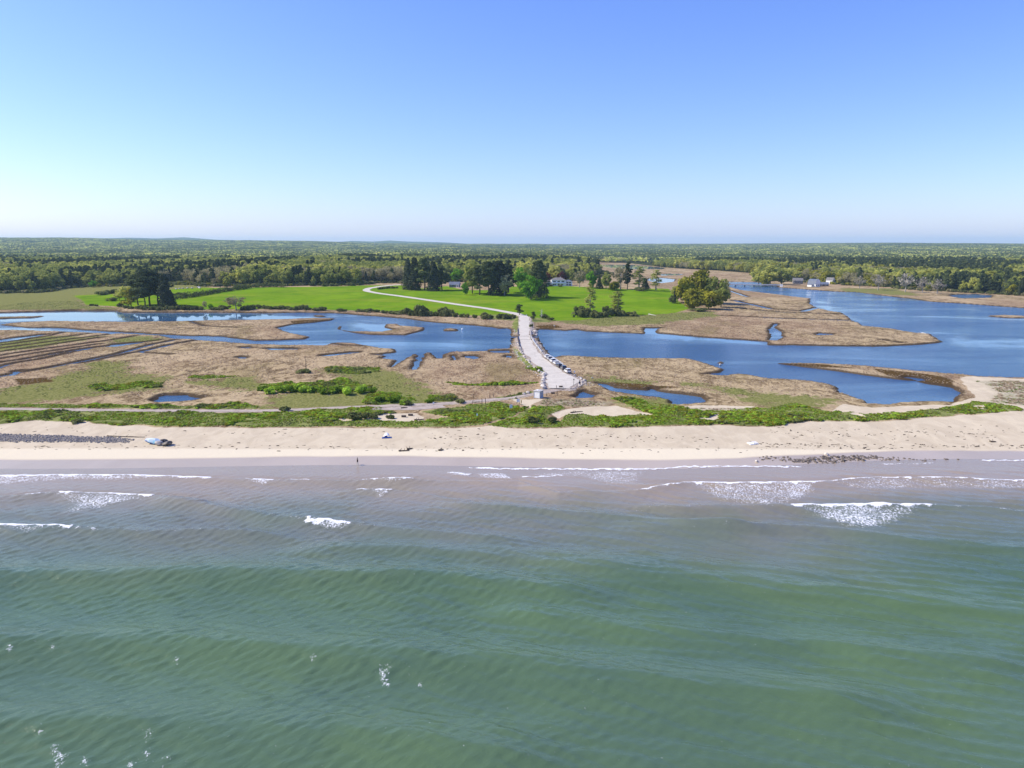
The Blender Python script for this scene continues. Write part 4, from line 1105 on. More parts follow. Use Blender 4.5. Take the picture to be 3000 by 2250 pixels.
for i, (px, b, tp, w, k) in enumerate([(2222, 832, 786, 50, 'gold'), (2256, 834, 776, 62, 'gold'), (2290, 834, 786, 52, 'mid'), (2240, 836, 806, 36, 'olive')]):
    tree_px(k, px, b, tp, ['pale yellow tree at the left end of the far bridge', 'tallest yellow tree beside the far bridge', 'dark olive tree right of the far bridge trees', 'low olive tree at the foot of the far bridge trees'][i], width_px=w, pick=i)

# shrubs on the banks
bank_l = [(548, 906), (560, 904), (574, 907), (588, 907), (632, 907), (645, 908), (655, 905), (715, 908), (728, 906), (742, 904), (760, 902), (776, 903), (790, 905), (815, 905), (830, 904), (845, 906), (862, 908), (878, 906), (890, 903), (905, 908), (925, 909), (945, 909),
          (1000, 911), (1060, 913), (1085, 914), (1105, 914), (1125, 917), (1150, 918), (1170, 919)]
for i, (px, b) in enumerate(bank_l):
    tree_px('shrub', px, b + 1, b - random.uniform(8, 15), ORD[i] + ' dark scrub bush from the left in the hedge between lagoon and meadow', name='shrub', cat='shrub', group='scrub bushes along the lagoon bank', pick=i, width_px=random.uniform(24, 40))
bank_r = [(1190, 922, 20), (1205, 924, 18), (1218, 925, 16), (1232, 925, 34), (1240, 924, 28), (1258, 926, 17), (1275, 926, 15), (1290, 927, 15), (1305, 926, 26), (1318, 927, 22), (1335, 929, 14), (1352, 930, 12), (1370, 931, 12), (1390, 932, 12),
          (1422, 935, 22), (1440, 934, 12), (1462, 935, 16), (1478, 935, 18), (1492, 934, 14), (1505, 933, 12)]
for i, (px, b, hh) in enumerate(bank_r):
    tree_px('shrub', px, b, b - hh * 1.15, ORD[i] + ' dark bush from the left on the bank below the pale drive', name='shrub', cat='shrub', group='bushes on the bank below the drive', pick=i, width_px=hh * 1.6)
for i, (px, b, hh, w) in enumerate([(1700, 930, 26, 40), (1715, 929, 34, 44), (1740, 930, 28, 44), (1762, 929, 20, 36), (1790, 926, 22, 34), (1805, 924, 30, 40), (1822, 926, 22, 34), (1845, 926, 17, 36), (1860, 927, 12, 24), (1700, 920, 30, 36), (1775, 915, 24, 26)]):
    tree_px('shrub', px, b, b - hh, ['grey green bush left of the thin spiky conifer', 'tall grey green bush at the foot of the thin spiky conifer', 'grey green bush right of the thin spiky conifer', 'low dark bush between the two spiky conifers', 'grey green bush left of the shorter spiky conifer', 'tall bush at the foot of the shorter spiky conifer', 'grey green bush right of the shorter spiky conifer', 'low dark bush right of the shorter spiky conifer', 'smallest bush at the right end of the conifer scrub', 'bush behind the left side of the thin spiky conifer', 'bush behind the gap between the spiky conifers'][i], name='shrub', cat='shrub', group='scrub at the meadow foot', pick=i, width_px=w)
for i, (px, b, hh, w) in enumerate([(350, 899, 13, 22), (368, 903, 12, 24), (385, 905, 10, 22), (405, 906, 14, 26), (425, 908, 15, 26), (448, 908, 14, 28), (470, 909, 16, 30), (500, 909, 16, 34), (520, 907, 14, 30), (535, 907, 12, 24)]):
    tree_px('shrub', px, b, b - hh, ORD[i] + ' dark undergrowth bush from the left at the foot of the waterside grove', name='shrub', cat='shrub', group='undergrowth of the grove', pick=i, width_px=w)
for i, (px, b, hh, w, l) in enumerate([(330, 882, 12, 34, 'dark oval bush on the left meadow before the grove'), (268, 896, 8, 14, 'left one of two small dark bushes by the lagoon shore'), (281, 897, 8, 15, 'right one of two small dark bushes by the lagoon shore'),
                                   (532, 865, 10, 36, 'dark oval bush on the meadow behind the hedge'), (1596, 932, 14, 30, 'dark bush beside the bare white tree'), (1612, 938, 10, 30, 'low dark bush on the right causeway bank'),
                                   (1873, 852, 14, 36, 'round dark bush under the tall bare pine'), (1640, 840, 7, 20, 'clipped green bush in front of the white mansion'), (1612, 839, 7, 14, 'small green bush at the left end of the white mansion'),
                                   (300, 864, 15, 44, 'wide dark bush at the left edge of the meadow'), (330, 860, 16, 40, 'wide grey green bush behind the small meadow'), (1555, 962, 12, 14, 'dark bush on the causeway bank by the bridge'), (2050, 912, 11, 60, 'low green thicket at the foot of the big waterside clump')]):
    tree_px('shrub', px, b, b - hh, l, name='shrub', cat='shrub', pick=i, width_px=w)

# hedge across the left meadow
def hedge(name, pts, h, w, label, seed):
    r = np.random.default_rng(seed)
    c = resample(PP(pts), 1.1)
    x0, y0 = c.mean(0); z0 = ground(x0, y0)
    cs = []; rs = []
    for p in c:
        hh = h * r.uniform(0.6, 1.2); q = p + r.normal(0, w * 0.22, 2)
        cs.append(np.array([q[0] - x0, q[1] - y0, ground(*q) - z0 + hh * 0.5])); rs.append(hh * r.uniform(0.45, 0.62))
    Pn, Nn = blob_points(r, cs, rs, 34, 0.7)
    V, Q = leaf_quads(Pn, Nn + np.array([0, 0, 0.3]), 0.55, r)
    root = thing(name, (x0, y0, z0), label, 'hedge')
    for nm, sel, m in (('foliage', None, M_LEAF['scrub']),):
        o = bpy.data.objects.new(nm, np_mesh('foliage', V, Q, m, False)); C.objects.link(o); o.parent = root
    for cc in cs[::5]:
        MB().tube([(cc[0], cc[1], cc[2] - h * 0.6), (cc[0] + 0.1, cc[1], cc[2] + h * 0.2)], [0.09, 0.04], 5).build('stem', M_BARK, root)
hedge('hedge', [(498, 878), (540, 874), (575, 869), (610, 863), (650, 856), (690, 850), (730, 846)], 4.6, 4.0, 'long dark hedge slanting across the left meadow', 7)
hedge('hedge', [(690, 846), (720, 843), (752, 842)], 4.0, 3.5, 'short green hedge at the top end of the slanting hedge', 8)
hedge('hedge', [(755, 842), (790, 841), (830, 842)], 5.0, 4.0, 'hedge below the dark woods at the top of the left meadow', 9)
hedge('hedge', [(1110, 848), (1140, 845), (1165, 845)], 2.2, 2.5, 'low hedge inside the bend of the drive', 10)

# ------------------------------------------------------------------ forest: the nearest trees one by one, the rest as one mass
def jitter_points(x0, x1, y0, y1, cell, r):
    xs = np.arange(x0, x1, cell); ys = np.arange(y0, y1, cell)
    X, Y = np.meshgrid(xs, ys)
    X = X + r.uniform(-0.45, 0.45, X.shape) * cell; Y = Y + r.uniform(-0.45, 0.45, Y.shape) * cell
    return X.ravel(), Y.ravel()

r = np.random.default_rng(77)
fx, fy = jitter_points(-1500, 1500, 640, 1750, 7.6, r)
keep = (np.abs(fx) < 0.74 * fy + 70)
fx, fy = fx[keep], fy[keep]
fsd = best(fx, fy, FOREST_P, 60.0)
keep = fsd > 1.5
fx, fy, fsd = fx[keep], fy[keep], fsd[keep]
# clearings around the houses in the woods
for hx, hy, hr in [P(1640, 838) + (24,), P(1330, 836) + (14,), P(2385, 836) + (26,), P(2425, 838) + (14,), P(2440, 826) + (9,), P(2935, 834) + (16,), P(2990, 826) + (16,), P(2335, 826) + (12,)]:
    k = (np.hypot(fx - hx, fy - hy) > hr) & ~((np.abs(fx - hx * (fy / hy)) < hr * 0.8) & (fy < hy) & (fy > hy - 60))
    fx, fy, fsd = fx[k], fy[k], fsd[k]
KINDS = ['pine', 'spruce', 'gold', 'mid', 'bud', 'olive']
def species(x, y, edge):
    n1 = fbm(x / 110.0, y / 160.0, 201, 3); n2 = fbm(x / 60.0, y / 90.0, 202, 3); n3 = r.uniform(0, 1, x.shape)
    right = sstep(150, 350, x)
    pine_p = np.clip((n1 - 0.55) * 7.0 + 0.12 - 0.25 * right, 0.03, 0.75)
    pine_p = np.where((edge < 22) & (x < 150), np.maximum(pine_p, 0.26), pine_p)
    k = np.full(x.shape, 2)
    k = np.where(n2 > 0.52, 3, k)
    k = np.where((n2 < 0.42), 4, k)
    k = np.where((right > 0.5) & (n3 > 0.8), 5, k)
    isp = r.uniform(0, 1, x.shape) < pine_p
    k = np.where(isp, np.where(r.uniform(0, 1, x.shape) < 0.22, 1, 0), k)
    return k
fk = species(fx, fy, fsd)
HREF = {0: 18.5, 1: 17.0, 2: 16.5, 3: 16.0, 4: 15.0, 5: 15.5}
fh = np.array([HREF[int(k)] for k in fk]) * r.uniform(0.75, 1.18, len(fk))
fh *= np.where(fsd < 6, 0.75, 1.0) * np.where((fx > 250) & (fy < 1200), 0.9, 1.0)
fz = ground_v(fx, fy)
FULL = {0: 'dark pine', 1: 'black green spruce', 2: 'pale golden spring tree', 3: 'mid green spring tree', 4: 'brownish budding tree', 5: 'olive yellow tree'}
fpx = 1500 + F_PX * fx / (fy * math.cos(PITCH) + CAM_H * math.sin(PITCH))
order = np.argsort(fy - 4.0 * fh + np.where(fsd > 25, 250, 0) + np.where((fpx < -15) | (fpx > 3015), 9999, 0))
solo = order[:225]
rest = order[225:]
for i in solo:
    x, y = float(fx[i]), float(fy[i]); k = int(fk[i])
    tpx = 1500 + F_PX * x / (y * math.cos(PITCH) + CAM_H * math.sin(PITCH))
    place = next(pl for lim, pl in ((130, 'at the left picture edge'), (270, 'left behind the small meadow'), (390, 'behind the left side of the waterside grove'), (510, 'behind the right side of the waterside grove'), (620, 'behind the row of white boulders'), (760, 'above the slanting hedge'),
             (900, 'at the top of the left meadow'), (1080, 'left of the drive bend'), (1200, 'behind the drive bend'), (1360, 'behind the small blue house'), (1560, 'behind the middle clump'), (1760, 'behind the white mansion'), (2200, 'beyond the far creek'), (2330, 'beside the far bridge'), (2420, 'behind the barn roofed house'),
             (2560, 'right of the barn roofed house'), (2700, 'behind the bare river bank trees'), (2850, 'behind the far right pool'), (2960, 'around the dark blue house'), (9e9, 'at the right picture edge')) if tpx < lim)
    size = 'tall ' if fh[i] > HREF[k] * 1.02 else 'low ' if fh[i] < HREF[k] * 0.72 else ''
    make_tree(KINDS[k], x, y, float(fh[i]), size + FULL[k] + ' in the woods edge ' + place, 'conifer_tree' if k == 1 else 'pine_tree' if k == 0 else 'tree', 'tree', size + FULL[k] + 's ' + place, 1.0, int(i), float(fz[i]) - 0.05)

def scatter(name, pts, rotz, scl, pick, protos, label, cat):
    """one object of uncountable stuff: proto meshes set out on points"""
    coll = bpy.data.collections.new(name + '_kinds')
    for k, me in enumerate(protos):
        o = bpy.data.objects.new('%s_%02d' % (name, k), me)
        coll.objects.link(o)
    me = bpy.data.meshes.new(name)
    me.vertices.add(len(pts)); me.vertices.foreach_set('co', np.ascontiguousarray(pts, np.float32).ravel())
    a = me.attributes.new('rot', 'FLOAT_VECTOR', 'POINT')
    rv = np.zeros((len(pts), 3), np.float32); rv[:, 2] = rotz
    a.data.foreach_set('vector', rv.ravel())
    a = me.attributes.new('scl', 'FLOAT_VECTOR', 'POINT')
    s = np.asarray(scl, np.float32); s = np.repeat(s[:, None], 3, 1) if s.ndim == 1 else s
    a.data.foreach_set('vector', np.ascontiguousarray(s).ravel())
    a = me.attributes.new('pick', 'INT', 'POINT'); a.data.foreach_set('value', np.ascontiguousarray(pick, np.int32))
    me.update()
    ob = bpy.data.objects.new(name, me); C.objects.link(ob)
    ng = bpy.data.node_groups.new(name, 'GeometryNodeTree')
    ng.interface.new_socket('Geometry', in_out='INPUT', socket_type='NodeSocketGeometry')
    ng.interface.new_socket('Geometry', in_out='OUTPUT', socket_type='NodeSocketGeometry')
    gi = ng.nodes.new('NodeGroupInput'); go = ng.nodes.new('NodeGroupOutput')
    ci = ng.nodes.new('GeometryNodeCollectionInfo'); ci.inputs['Collection'].default_value = coll
    ci.inputs['Separate Children'].default_value = True; ci.inputs['Reset Children'].default_value = True
    iop = ng.nodes.new('GeometryNodeInstanceOnPoints'); iop.inputs['Pick Instance'].default_value = True
    def na(nm, ty):
        n = ng.nodes.new('GeometryNodeInputNamedAttribute'); n.data_type = ty; n.inputs['Name'].default_value = nm
        return n.outputs['Attribute']
    ng.links.new(gi.outputs[0], iop.inputs['Points']); ng.links.new(ci.outputs[0], iop.inputs['Instance'])
    ng.links.new(na('pick', 'INT'), iop.inputs['Instance Index'])
    ng.links.new(na('rot', 'FLOAT_VECTOR'), iop.inputs['Rotation']); ng.links.new(na('scl', 'FLOAT_VECTOR'), iop.inputs['Scale'])
    ng.links.new(iop.outputs[0], go.inputs[0])
    md = ob.modifiers.new('scatter', 'NODES'); md.node_group = ng
    return tag(ob, label, cat, kind='stuff')

protos = []; off = {}
for k, kn in enumerate(KINDS):
    off[k] = (len(protos), len(PROTO[kn]), PROTO[kn][0][2])
    protos += [p[0] for p in PROTO[kn]]
pk = np.array([off[int(k)][0] + i % off[int(k)][1] for i, k in zip(rest, fk[rest])])
sc_ = np.array([fh[i] / off[int(fk[i])][2] for i in rest])
wd = r.uniform(0.9, 1.25, len(rest))
scatter('forest', np.stack([fx[rest], fy[rest], fz[rest] - 0.3], -1), r.uniform(0, 6.28, len(rest)), np.stack([sc_ * wd, sc_ * wd, sc_], -1), pk, protos,
        'mixed spring woods stretching back from the forest edge', 'forest')

sxp, syp = jitter_points(-900, 900, 640, 1250, 4.2, r)
kk_ = np.abs(sxp) < 0.74 * syp + 40; sxp, syp = sxp[kk_], syp[kk_]
esd = best(sxp, syp, FOREST_P, 60.0)
kk_ = (esd > -20 * fbm(sxp / 25, syp / 25, 441, 2)) & (esd < 12) & (samp(water, sxp, syp) < -4) & (dline(sxp, syp, DRIVE, 40.0) > 6) & (r.uniform(0, 1, len(sxp)) < 0.75)
for hx, hy, hr in [P(1640, 838) + (24,), P(1330, 838) + (14,), P(2385, 838) + (22,), P(2425, 838) + (14,)]:
    kk_ &= (np.hypot(sxp - hx, syp - hy) > hr)
sxp, syp = sxp[kk_], syp[kk_]
scatter('scrub', np.stack([sxp, syp, ground_v(sxp, syp) - 0.1], -1), r.uniform(0, 6.28, len(sxp)), r.uniform(0.6, 1.7, len(sxp)), r.integers(0, 6, len(sxp)), [p[0] for p in PROTO['shrub']] + [np_mesh('scrub_bud', *crown_bush(660, 2.6, 4.6, 11, 60, 0.30), M_LEAF['bud'], False), np_mesh('scrub_olive', *crown_bush(661, 2.8, 4.4, 11, 60, 0.30), M_LEAF['olive'], False)],
        'tangled low scrub along the foot of the woods', 'scrub')

# far woods: patches of many small crowns
t = NT('far_canopy')
vc = t.attr('col').outputs['Color']
oi = t.node('ShaderNodeObjectInfo').outputs['Random']
c = t.mix(0.9, vc, t.mix(oi, (0.85, 0.92, 0.88), (1.6, 1.55, 1.25)), 'MULTIPLY')
d = t.node('ShaderNodeBsdfDiffuse'); t.put(d.inputs['Color'], c)
tr = t.node('ShaderNodeBsdfTranslucent'); t.put(tr.inputs['Color'], c)
mx = t.node('ShaderNodeMixShader'); mx.inputs[0].default_value = 0.35
t.link(d.outputs[0], mx.inputs[1]); t.link(tr.outputs[0], mx.inputs[2])
M_FAR = t.done(mx.outputs[0])
def patch_mesh(seed, size=150.0, cell=8.5, per=24, tone=0.5):
    r = np.random.default_rng(seed)
    X, Y = jitter_points(-size / 2, size / 2, -size / 2, size / 2, cell, r)
    n = len(X)
    tones = np.array([(0.085, 0.110, 0.050), (0.12, 0.145, 0.062), (0.46, 0.48, 0.13), (0.33, 0.37, 0.10), (0.40, 0.37, 0.19), (0.56, 0.56, 0.17)])
    nz = fbm(X / 40 + seed * 9, Y / 40, seed, 3)
    pine = r.uniform(0, 1, n) < np.clip((nz - 0.5) * 7 + tone, 0.02, 0.95)
    kk = np.where(pine, r.integers(0, 2, n), r.integers(2, 6, n))
    H = np.where(pine, 14.5, 13) * r.uniform(0.7, 1.2, n); W = np.where(pine, 7.5, 11) * r.uniform(0.8, 1.2, n)
    d = r.normal(0, 1, (n, per, 3)); d[:, :, 2] = np.abs(d[:, :, 2]) * 1.0 - 0.25
    d /= np.linalg.norm(d, axis=2)[:, :, None]
    q = d * r.uniform(0.7, 1.0, (n, per, 1))
    cx = np.stack([X, Y, H * 0.62], -1)[:, None, :]
    Pn = cx + q * np.stack([W / 2, W / 2, H * 0.4], -1)[:, None, :]
    V, Q = leaf_quads(Pn.reshape(-1, 3), d.reshape(-1, 3) + np.array([0, 0, 0.2]), 1.75, r)
    me = np_mesh('far_woods_patch', V, Q, M_FAR, False)
    cols = np.repeat(tones[kk] * r.uniform(0.8, 1.2, (n, 1)), per * 4, 0)
    at = me.color_attributes.new('col', 'FLOAT_COLOR', 'POINT')
    at.data.foreach_set('color', np.concatenate([cols, np.ones((len(cols), 1))], 1).astype(np.float32).ravel())
    return me
patches = [patch_mesh(300 + k, tone=tn) for k, tn in enumerate((0.34, 0.08, -0.05, 0.18))]
px_, py_ = jitter_points(-9500, 9500, 1700, 11500, 118, r)
keep = (np.abs(px_) < 0.74 * py_ + 200)
keep &= (py_ > 1760) & ((best(px_, py_, FOREST_P, 60.0) > 20) | (py_ > 2450))
keep &= (py_ < 5200) | (r.uniform(0, 1, len(px_)) < 0.8)
px_, py_ = px_[keep], py_[keep]
ptn = fbm(px_ / 600.0, py_ / 1100.0, 401, 3)
ppk = np.where(ptn > 0.58, 0, np.where(ptn > 0.5, 3, np.where(ptn > 0.42, 1, 2)))
scatter('distant_forest', np.stack([px_, py_, ground_v(px_, py_) - 2.5], -1), r.integers(0, 4, len(px_)) * math.pi / 2 + r.uniform(-0.3, 0.3, len(px_)), r.uniform(0.9, 1.2, len(px_)), ppk, patches,
        'endless far woods running back to the horizon', 'forest')

# ------------------------------------------------------------------ dune plants and marsh grass
r = np.random.default_rng(88)
def masked_points(x0, x1, y0, y1, cell, M, thr, r):
    X, Y = jitter_points(x0, x1, y0, y1, cell, r)
    m = samp(M, X, Y)
    k = (m > thr + 0.35 * (r.uniform(0, 1, len(X)) - 0.5)) & (np.abs(X) < 0.74 * Y + 25)
    return X[k], Y[k]
x1, y1 = masked_points(-190, 190, 184, 300, 0.52, lushm, 0.5, r)
k = dline(x1, y1, PATH) > 1.7
k &= sdpoly(x1, y1, ROAD_POLY) < -0.4
x1, y1 = x1[k], y1[k]
gap = dline(x1, y1, PP([(1405, 1252), (1470, 1234), (1530, 1214), (1555, 1196)]), 30.0)   # sunken footpath to the beach
k = (gap > 0.9) & (fbm(x1 / 2.6, y1 / 2.2, 505, 3) + 0.10 * sstep(0, 6, samp(best(GX, GY, LUSH_P), x1, y1)) > 0.42)
x1, y1, gap = x1[k], y1[k], gap[k]
big = fbm(x1 / 6.5, y1 / 6.5, 501, 3)
sc1 = (0.20 + 0.42 * sstep(0.42, 0.72, big)) * r.uniform(0.55, 1.4, len(x1)) * np.where(y1 > 232, 1.5, 1.0)
kinds = np.where(fbm(x1 / 9, y1 / 9, 502, 3) + 0.16 * r.uniform(-1, 1, len(x1)) > 0.66, r.integers(3, 5, len(x1)), r.integers(0, 3, len(x1)))
dp_ = []
for s in range(5):
    V, Q = crown_bush(600 + s, 1.5, 2.0, 6, 26, 0.21)
    dp_.append(np_mesh('dune_plant', V, Q, M_LEAF[('dune', 'dune', 'olive', 'dune_dark', 'dune_dark')[s]], False))
scatter('dune_plants', np.stack([x1, y1, ground_v(x1, y1) - 0.05], -1), r.uniform(0, 6.28, len(x1)), np.stack([sc1 * 1.1, sc1 * 1.1, sc1 * 0.75], -1), kinds, dp_, 'bright green dune roses and beach plants in a strip behind the sand', 'plants')

def tuft(seed, n=16, h=0.36, w=0.5):
    r = np.random.default_rng(seed)
    a = r.uniform(0, 6.28, n); q = r.uniform(0, w, n); b = np.stack([q * np.cos(a), q * np.sin(a), 0 * a], -1)
    lean = r.normal(0, 0.25, (n, 3)); lean[:, 2] = h * r.uniform(0.6, 1.1, n)
    side = np.stack([-np.sin(a), np.cos(a), 0 * a], -1) * 0.09
    V = np.stack([b - side, b + side, b + lean], 1).reshape(-1, 3)
    return V, np.arange(3 * n).reshape(n, 3)
tf = [np_mesh('marsh_tuft', *tuft(700 + s), M_LEAF['straw' if s < 3 else 'dune_dark'], False) for s in range(4)]
landm = (water < -0.8) & (GY > 240)
okm = (landm * (1 - np.maximum(np.maximum(meadm, lushm), np.maximum(bank, sandm)))).astype(float)
x2, y2 = masked_points(-420, 420, 236, 640, 1.55, okm, 0.5, r)
cl2 = fbm(x2 / 4, y2 / 6, 711, 3); kk = cl2 > 0.43
x2, y2 = x2[kk], y2[kk]
ol = samp(olivem, x2, y2)
scatter('marsh_grass', np.stack([x2, y2, ground_v(x2, y2) - 0.03], -1), r.uniform(0, 6.28, len(x2)), r.uniform(0.45, 1.0, len(x2)), np.where(r.uniform(0, 1, len(x2)) < ol * 0.9, 3, r.integers(0, 3, len(x2))), tf,
        'dry straw coloured salt grass all over the marsh', 'grass')
x3, y3 = masked_points(-190, 190, 184, 300, 0.9, dgm, 0.5, r)
if len(x3):
    k = fbm(x3 / 3, y3 / 3, 720, 2) > 0.42; x3, y3 = x3[k], y3[k]
    scatter('beach_grass', np.stack([x3, y3, ground_v(x3, y3) - 0.03], -1), r.uniform(0, 6.28, len(x3)), r.uniform(0.7, 1.3, len(x3)), r.integers(0, 4, len(x3)), tf, 'pale beach grass on the sand spit at the right and by the booth', 'grass')
for i, (px, b, hh, w) in enumerate([(795, 1152, 22, 46), (825, 1150, 26, 44), (860, 1148, 27, 44), (885, 1150, 22, 36), (915, 1150, 24, 42), (945, 1154, 26, 40), (985, 1152, 26, 46), (1020, 1156, 28, 46), (1055, 1152, 28, 50), (1090, 1150, 18, 32), (1110, 1178, 20, 40), (1150, 1180, 22, 50), (1190, 1186, 18, 40), (1262, 1180, 14, 34), (770, 1144, 16, 34)]):
    tree_px('greenshrub', px, b, b - hh, 'rounded green bush in the marsh thicket, ' + ORD[sorted([770, 795, 825, 860, 885, 915, 945, 985, 1020, 1055, 1090, 1110, 1150, 1190, 1262]).index(px)] + ' from the left', name='shrub', cat='shrub', group='bushes in the marsh thicket', pick=i, width_px=w)
for i, (px, b, hh, w, l) in enumerate([(1195, 1186, 16, 30, 'grey bush at the edge of the sandy track'), (1350, 1180, 14, 36, 'dark grey bush beside the track before the gate'), (1040, 1228, 24, 60, 'dark bush mound behind the dune plants left of the bare sand'),
                                   (1090, 1226, 20, 44, 'dark bush at the left edge of the bare sand'), (838, 1204, 16, 34, 'bare brown bush beside the sandy track'), (1145, 1226, 14, 28, 'round green bush standing in the bare sand'), (1560, 1240, 22, 44, 'dark hollow bush in the dune right of the footpath'),
                                   (1620, 1238, 18, 34, 'round bush at the left end of the open sand patch'), (232, 1238, 14, 34, 'dark brown bush at the front of the left dune')]):
    tree_px('shrub', px, b, b - hh, l, name='shrub', cat='shrub', pick=i, width_px=w)

# ------------------------------------------------------------------ stones
def rock_mesh(name, seed, mat, flat=0.65):
    bm = bmesh.new(); bmesh.ops.create_icosphere(bm, subdivisions=2, radius=0.5)
    rr2 = random.Random(seed)
    ax = [Vector((rr2.uniform(-1, 1), rr2.uniform(-1, 1), rr2.uniform(-1, 1))).normalized() for _ in range(9)]
    for v in bm.verts:
        d = v.co.normalized(); k = 1.0
        for a in ax:
            dt = d.dot(a)
            if dt > 0.62: k = min(k, 0.74 / max(dt, 0.01) * rr2.uniform(0.97, 1.0))
        v.co = d * 0.5 * k * rr2.uniform(0.95, 1.05); v.co.z *= flat
    me = bpy.data.meshes.new(name); bm.to_mesh(me); bm.free(); me.materials.append(mat); return me
M_PALE = plain('pale_granite', (0.50, 0.45, 0.40), 0.9, 0.2, 0.25, 1.5)
M_DARK = plain('weedy_rock', (0.12, 0.095, 0.07), 0.6, 0.4, 0.4, 2.0)
M_GREY = plain('grey_cobble', (0.20, 0.18, 0.165), 0.8, 0.25, 0.3, 2.0)
PALE = [rock_mesh('boulder', s, M_PALE) for s in range(5)]
DARK = [rock_mesh('rock', 20 + s, M_DARK, 0.5) for s in range(5)]
GREY = [rock_mesh('cobble', 40 + s, M_GREY, 0.6) for s in range(4)]
def boulder(x, y, s, label, group, meshes=PALE, name='boulder', cat='boulder', z=None):
    o = bpy.data.objects.new(name, random.choice(meshes)); C.objects.link(o)
    o.rotation_euler = (random.uniform(-.15, .15), random.uniform(-.15, .15), random.uniform(0, 6.28))
    o.scale = (s * random.uniform(0.85, 1.3), s * random.uniform(0.8, 1.1), s * random.uniform(0.8, 1.1))
    o.location = (x, y, (ground(x, y) if z is None else z) + s * 0.2)
    return tag(o, label, cat, group)
def boulder_line(pts, step, size, label, group, z=RZ, side=0.0):
    c = resample(PP(pts, z), step)
    k = 0
    for p in c:
        if random.random() < 0.1: continue
        boulder(p[0] + random.uniform(-.3, .3) + side, p[1] + random.uniform(-.5, .5), size * random.uniform(0.6, 1.35), ORD[k] + ' ' + label, group); k += 1
boulder_line([(1521, 1003), (1526, 1015), (1540, 1042), (1564, 1068), (1592, 1091)], 2.6, 1.35, 'boulder from the bridge along the left side of the causeway', 'boulders on the left causeway edge', side=-0.9)
boulder_line([(1600, 1095), (1601, 1105), (1597, 1119), (1599, 1137)], 1.5, 1.7, 'large boulder from the road end along the left edge of the parking area', 'boulders left of the parking area', side=-0.9)
boulder_line([(1556, 993), (1572, 1021), (1596, 1048)], 2.0, 1.35, 'boulder from the bridge along the right side before the cars', 'boulders on the right causeway edge', side=0.9)
boulder_line([(1676, 1100), (1690, 1106), (1702, 1113)], 1.5, 1.6, 'large pale boulder from the nearest parked car towards the corner', 'boulders right of the cars', side=1.0)
boulder_line([(1702, 1116), (1698, 1128), (1680, 1132), (1668, 1139)], 1.2, 0.75, 'small boulder round the seaward corner of the parking area', 'boulders at the seaward corner', side=0.6)
boulder_line([(1552, 935), (1554, 960), (1556, 972)], 3.6, 0.9, 'boulder from the meadow end along the right causeway edge past the bridge', 'boulders past the bridge', side=0.8)
for i, (px, py, s, l) in enumerate([(1569, 971, 3.2, 'large grey boulder beside the bridge'), (1572, 980, 2.4, 'second grey boulder beside the bridge nearer the water'), (1624, 955, 1.4, 'small white rock on the far creek bank'), (2110, 1064, 1.3, 'pinkish rock islet in the right channel'),
                                (1535, 1156, 1.3, 'pale rock at the left end of the rocks by the track'), (1546, 1153, 1.8, 'wide pale rock beside the track left of the booth'), (1511, 1166, 0.8, 'small pale rock beside the track'), (1735, 1107, 1.0, 'single white rock on the marsh right of the parking area')]):
    boulder(*P(px, py, 0.8), s, l, None, z=(0.0 if i in (0, 1, 3) else None))
for i, (px, py) in enumerate([(516, 848), (525, 847), (535, 846), (549, 845), (563, 845), (585, 845), (582, 843)]):
    boulder(*P(px, py), 2.6 if i < 5 else 3.6, ['leftmost white boulder in the row below the left woods', 'second white boulder from the left below the left woods', 'third white boulder from the left below the left woods', 'fourth white boulder from the left below the left woods', 'fifth white boulder from the left below the left woods', 'largest white boulder at the right end of the row', 'white boulder just behind the largest one'][i], 'white boulders below the left woods')
# riprap on the causeway flanks
def rock_field(name, polys, n, smin, smax, meshes, label, cat, z=None, lift=0.15, seed=0, sub=0.0):
    r = np.random.default_rng(seed)
    out = []
    pl = [PP(p, z) for p in polys]
    lo = np.min([p.min(0) for p in pl], 0); hi = np.max([p.max(0) for p in pl], 0)
    X = r.uniform(lo[0], hi[0], n * 6); Y = r.uniform(lo[1], hi[1], n * 6)
    sd_ = best(X, Y, pl)
    k = sd_ > r.uniform(-0.2, 1.6, len(X))
    X, Y = X[k][:n], Y[k][:n]
    s = r.uniform(smin, smax, len(X)) * r.uniform(0.6, 1.0, len(X))
    return scatter(name, np.stack([X, Y, ground_v(X, Y) + s * lift - sub], -1), r.uniform(0, 6.28, len(X)), np.stack([s * r.uniform(0.8, 1.5, len(X)), s, s * r.uniform(0.7, 1.1, len(X))], -1), r.integers(0, len(meshes), len(X)), meshes, label, cat)
rock_field('riprap', [[(1497, 995), (1512, 995), (1516, 1020), (1540, 1060), (1590, 1095), (1596, 1120), (1580, 1110), (1555, 1085), (1520, 1055), (1500, 1030)], [(1500, 966), (1514, 962), (1516, 985), (1500, 985)], [(1556, 965), (1572, 962), (1578, 985), (1558, 985)],
                      [(1556, 995), (1582, 998), (1604, 1030), (1618, 1044), (1600, 1046), (1572, 1020)], [(1604, 1138), (1590, 1120), (1602, 1122)], [(1666, 1140), (1700, 1130), (1760, 1128), (1740, 1120), (1712, 1108), (1704, 1118)]], 900, 0.3, 0.9, PALE, 'loose pale stones on the flanks of the causeway', 'stones', 0.9, 0.12, 5)
rock_field('cobbles', [[(-250, 1271), (0, 1269), (60, 1273), (200, 1276), (330, 1279), (395, 1288), (380, 1297), (300, 1298), (200, 1296), (100, 1296), (0, 1295), (-250, 1296)]], 3600, 0.28, 0.85, GREY, 'band of grey cobbles on the sand at the left', 'cobbles', None, 0.1, 6)
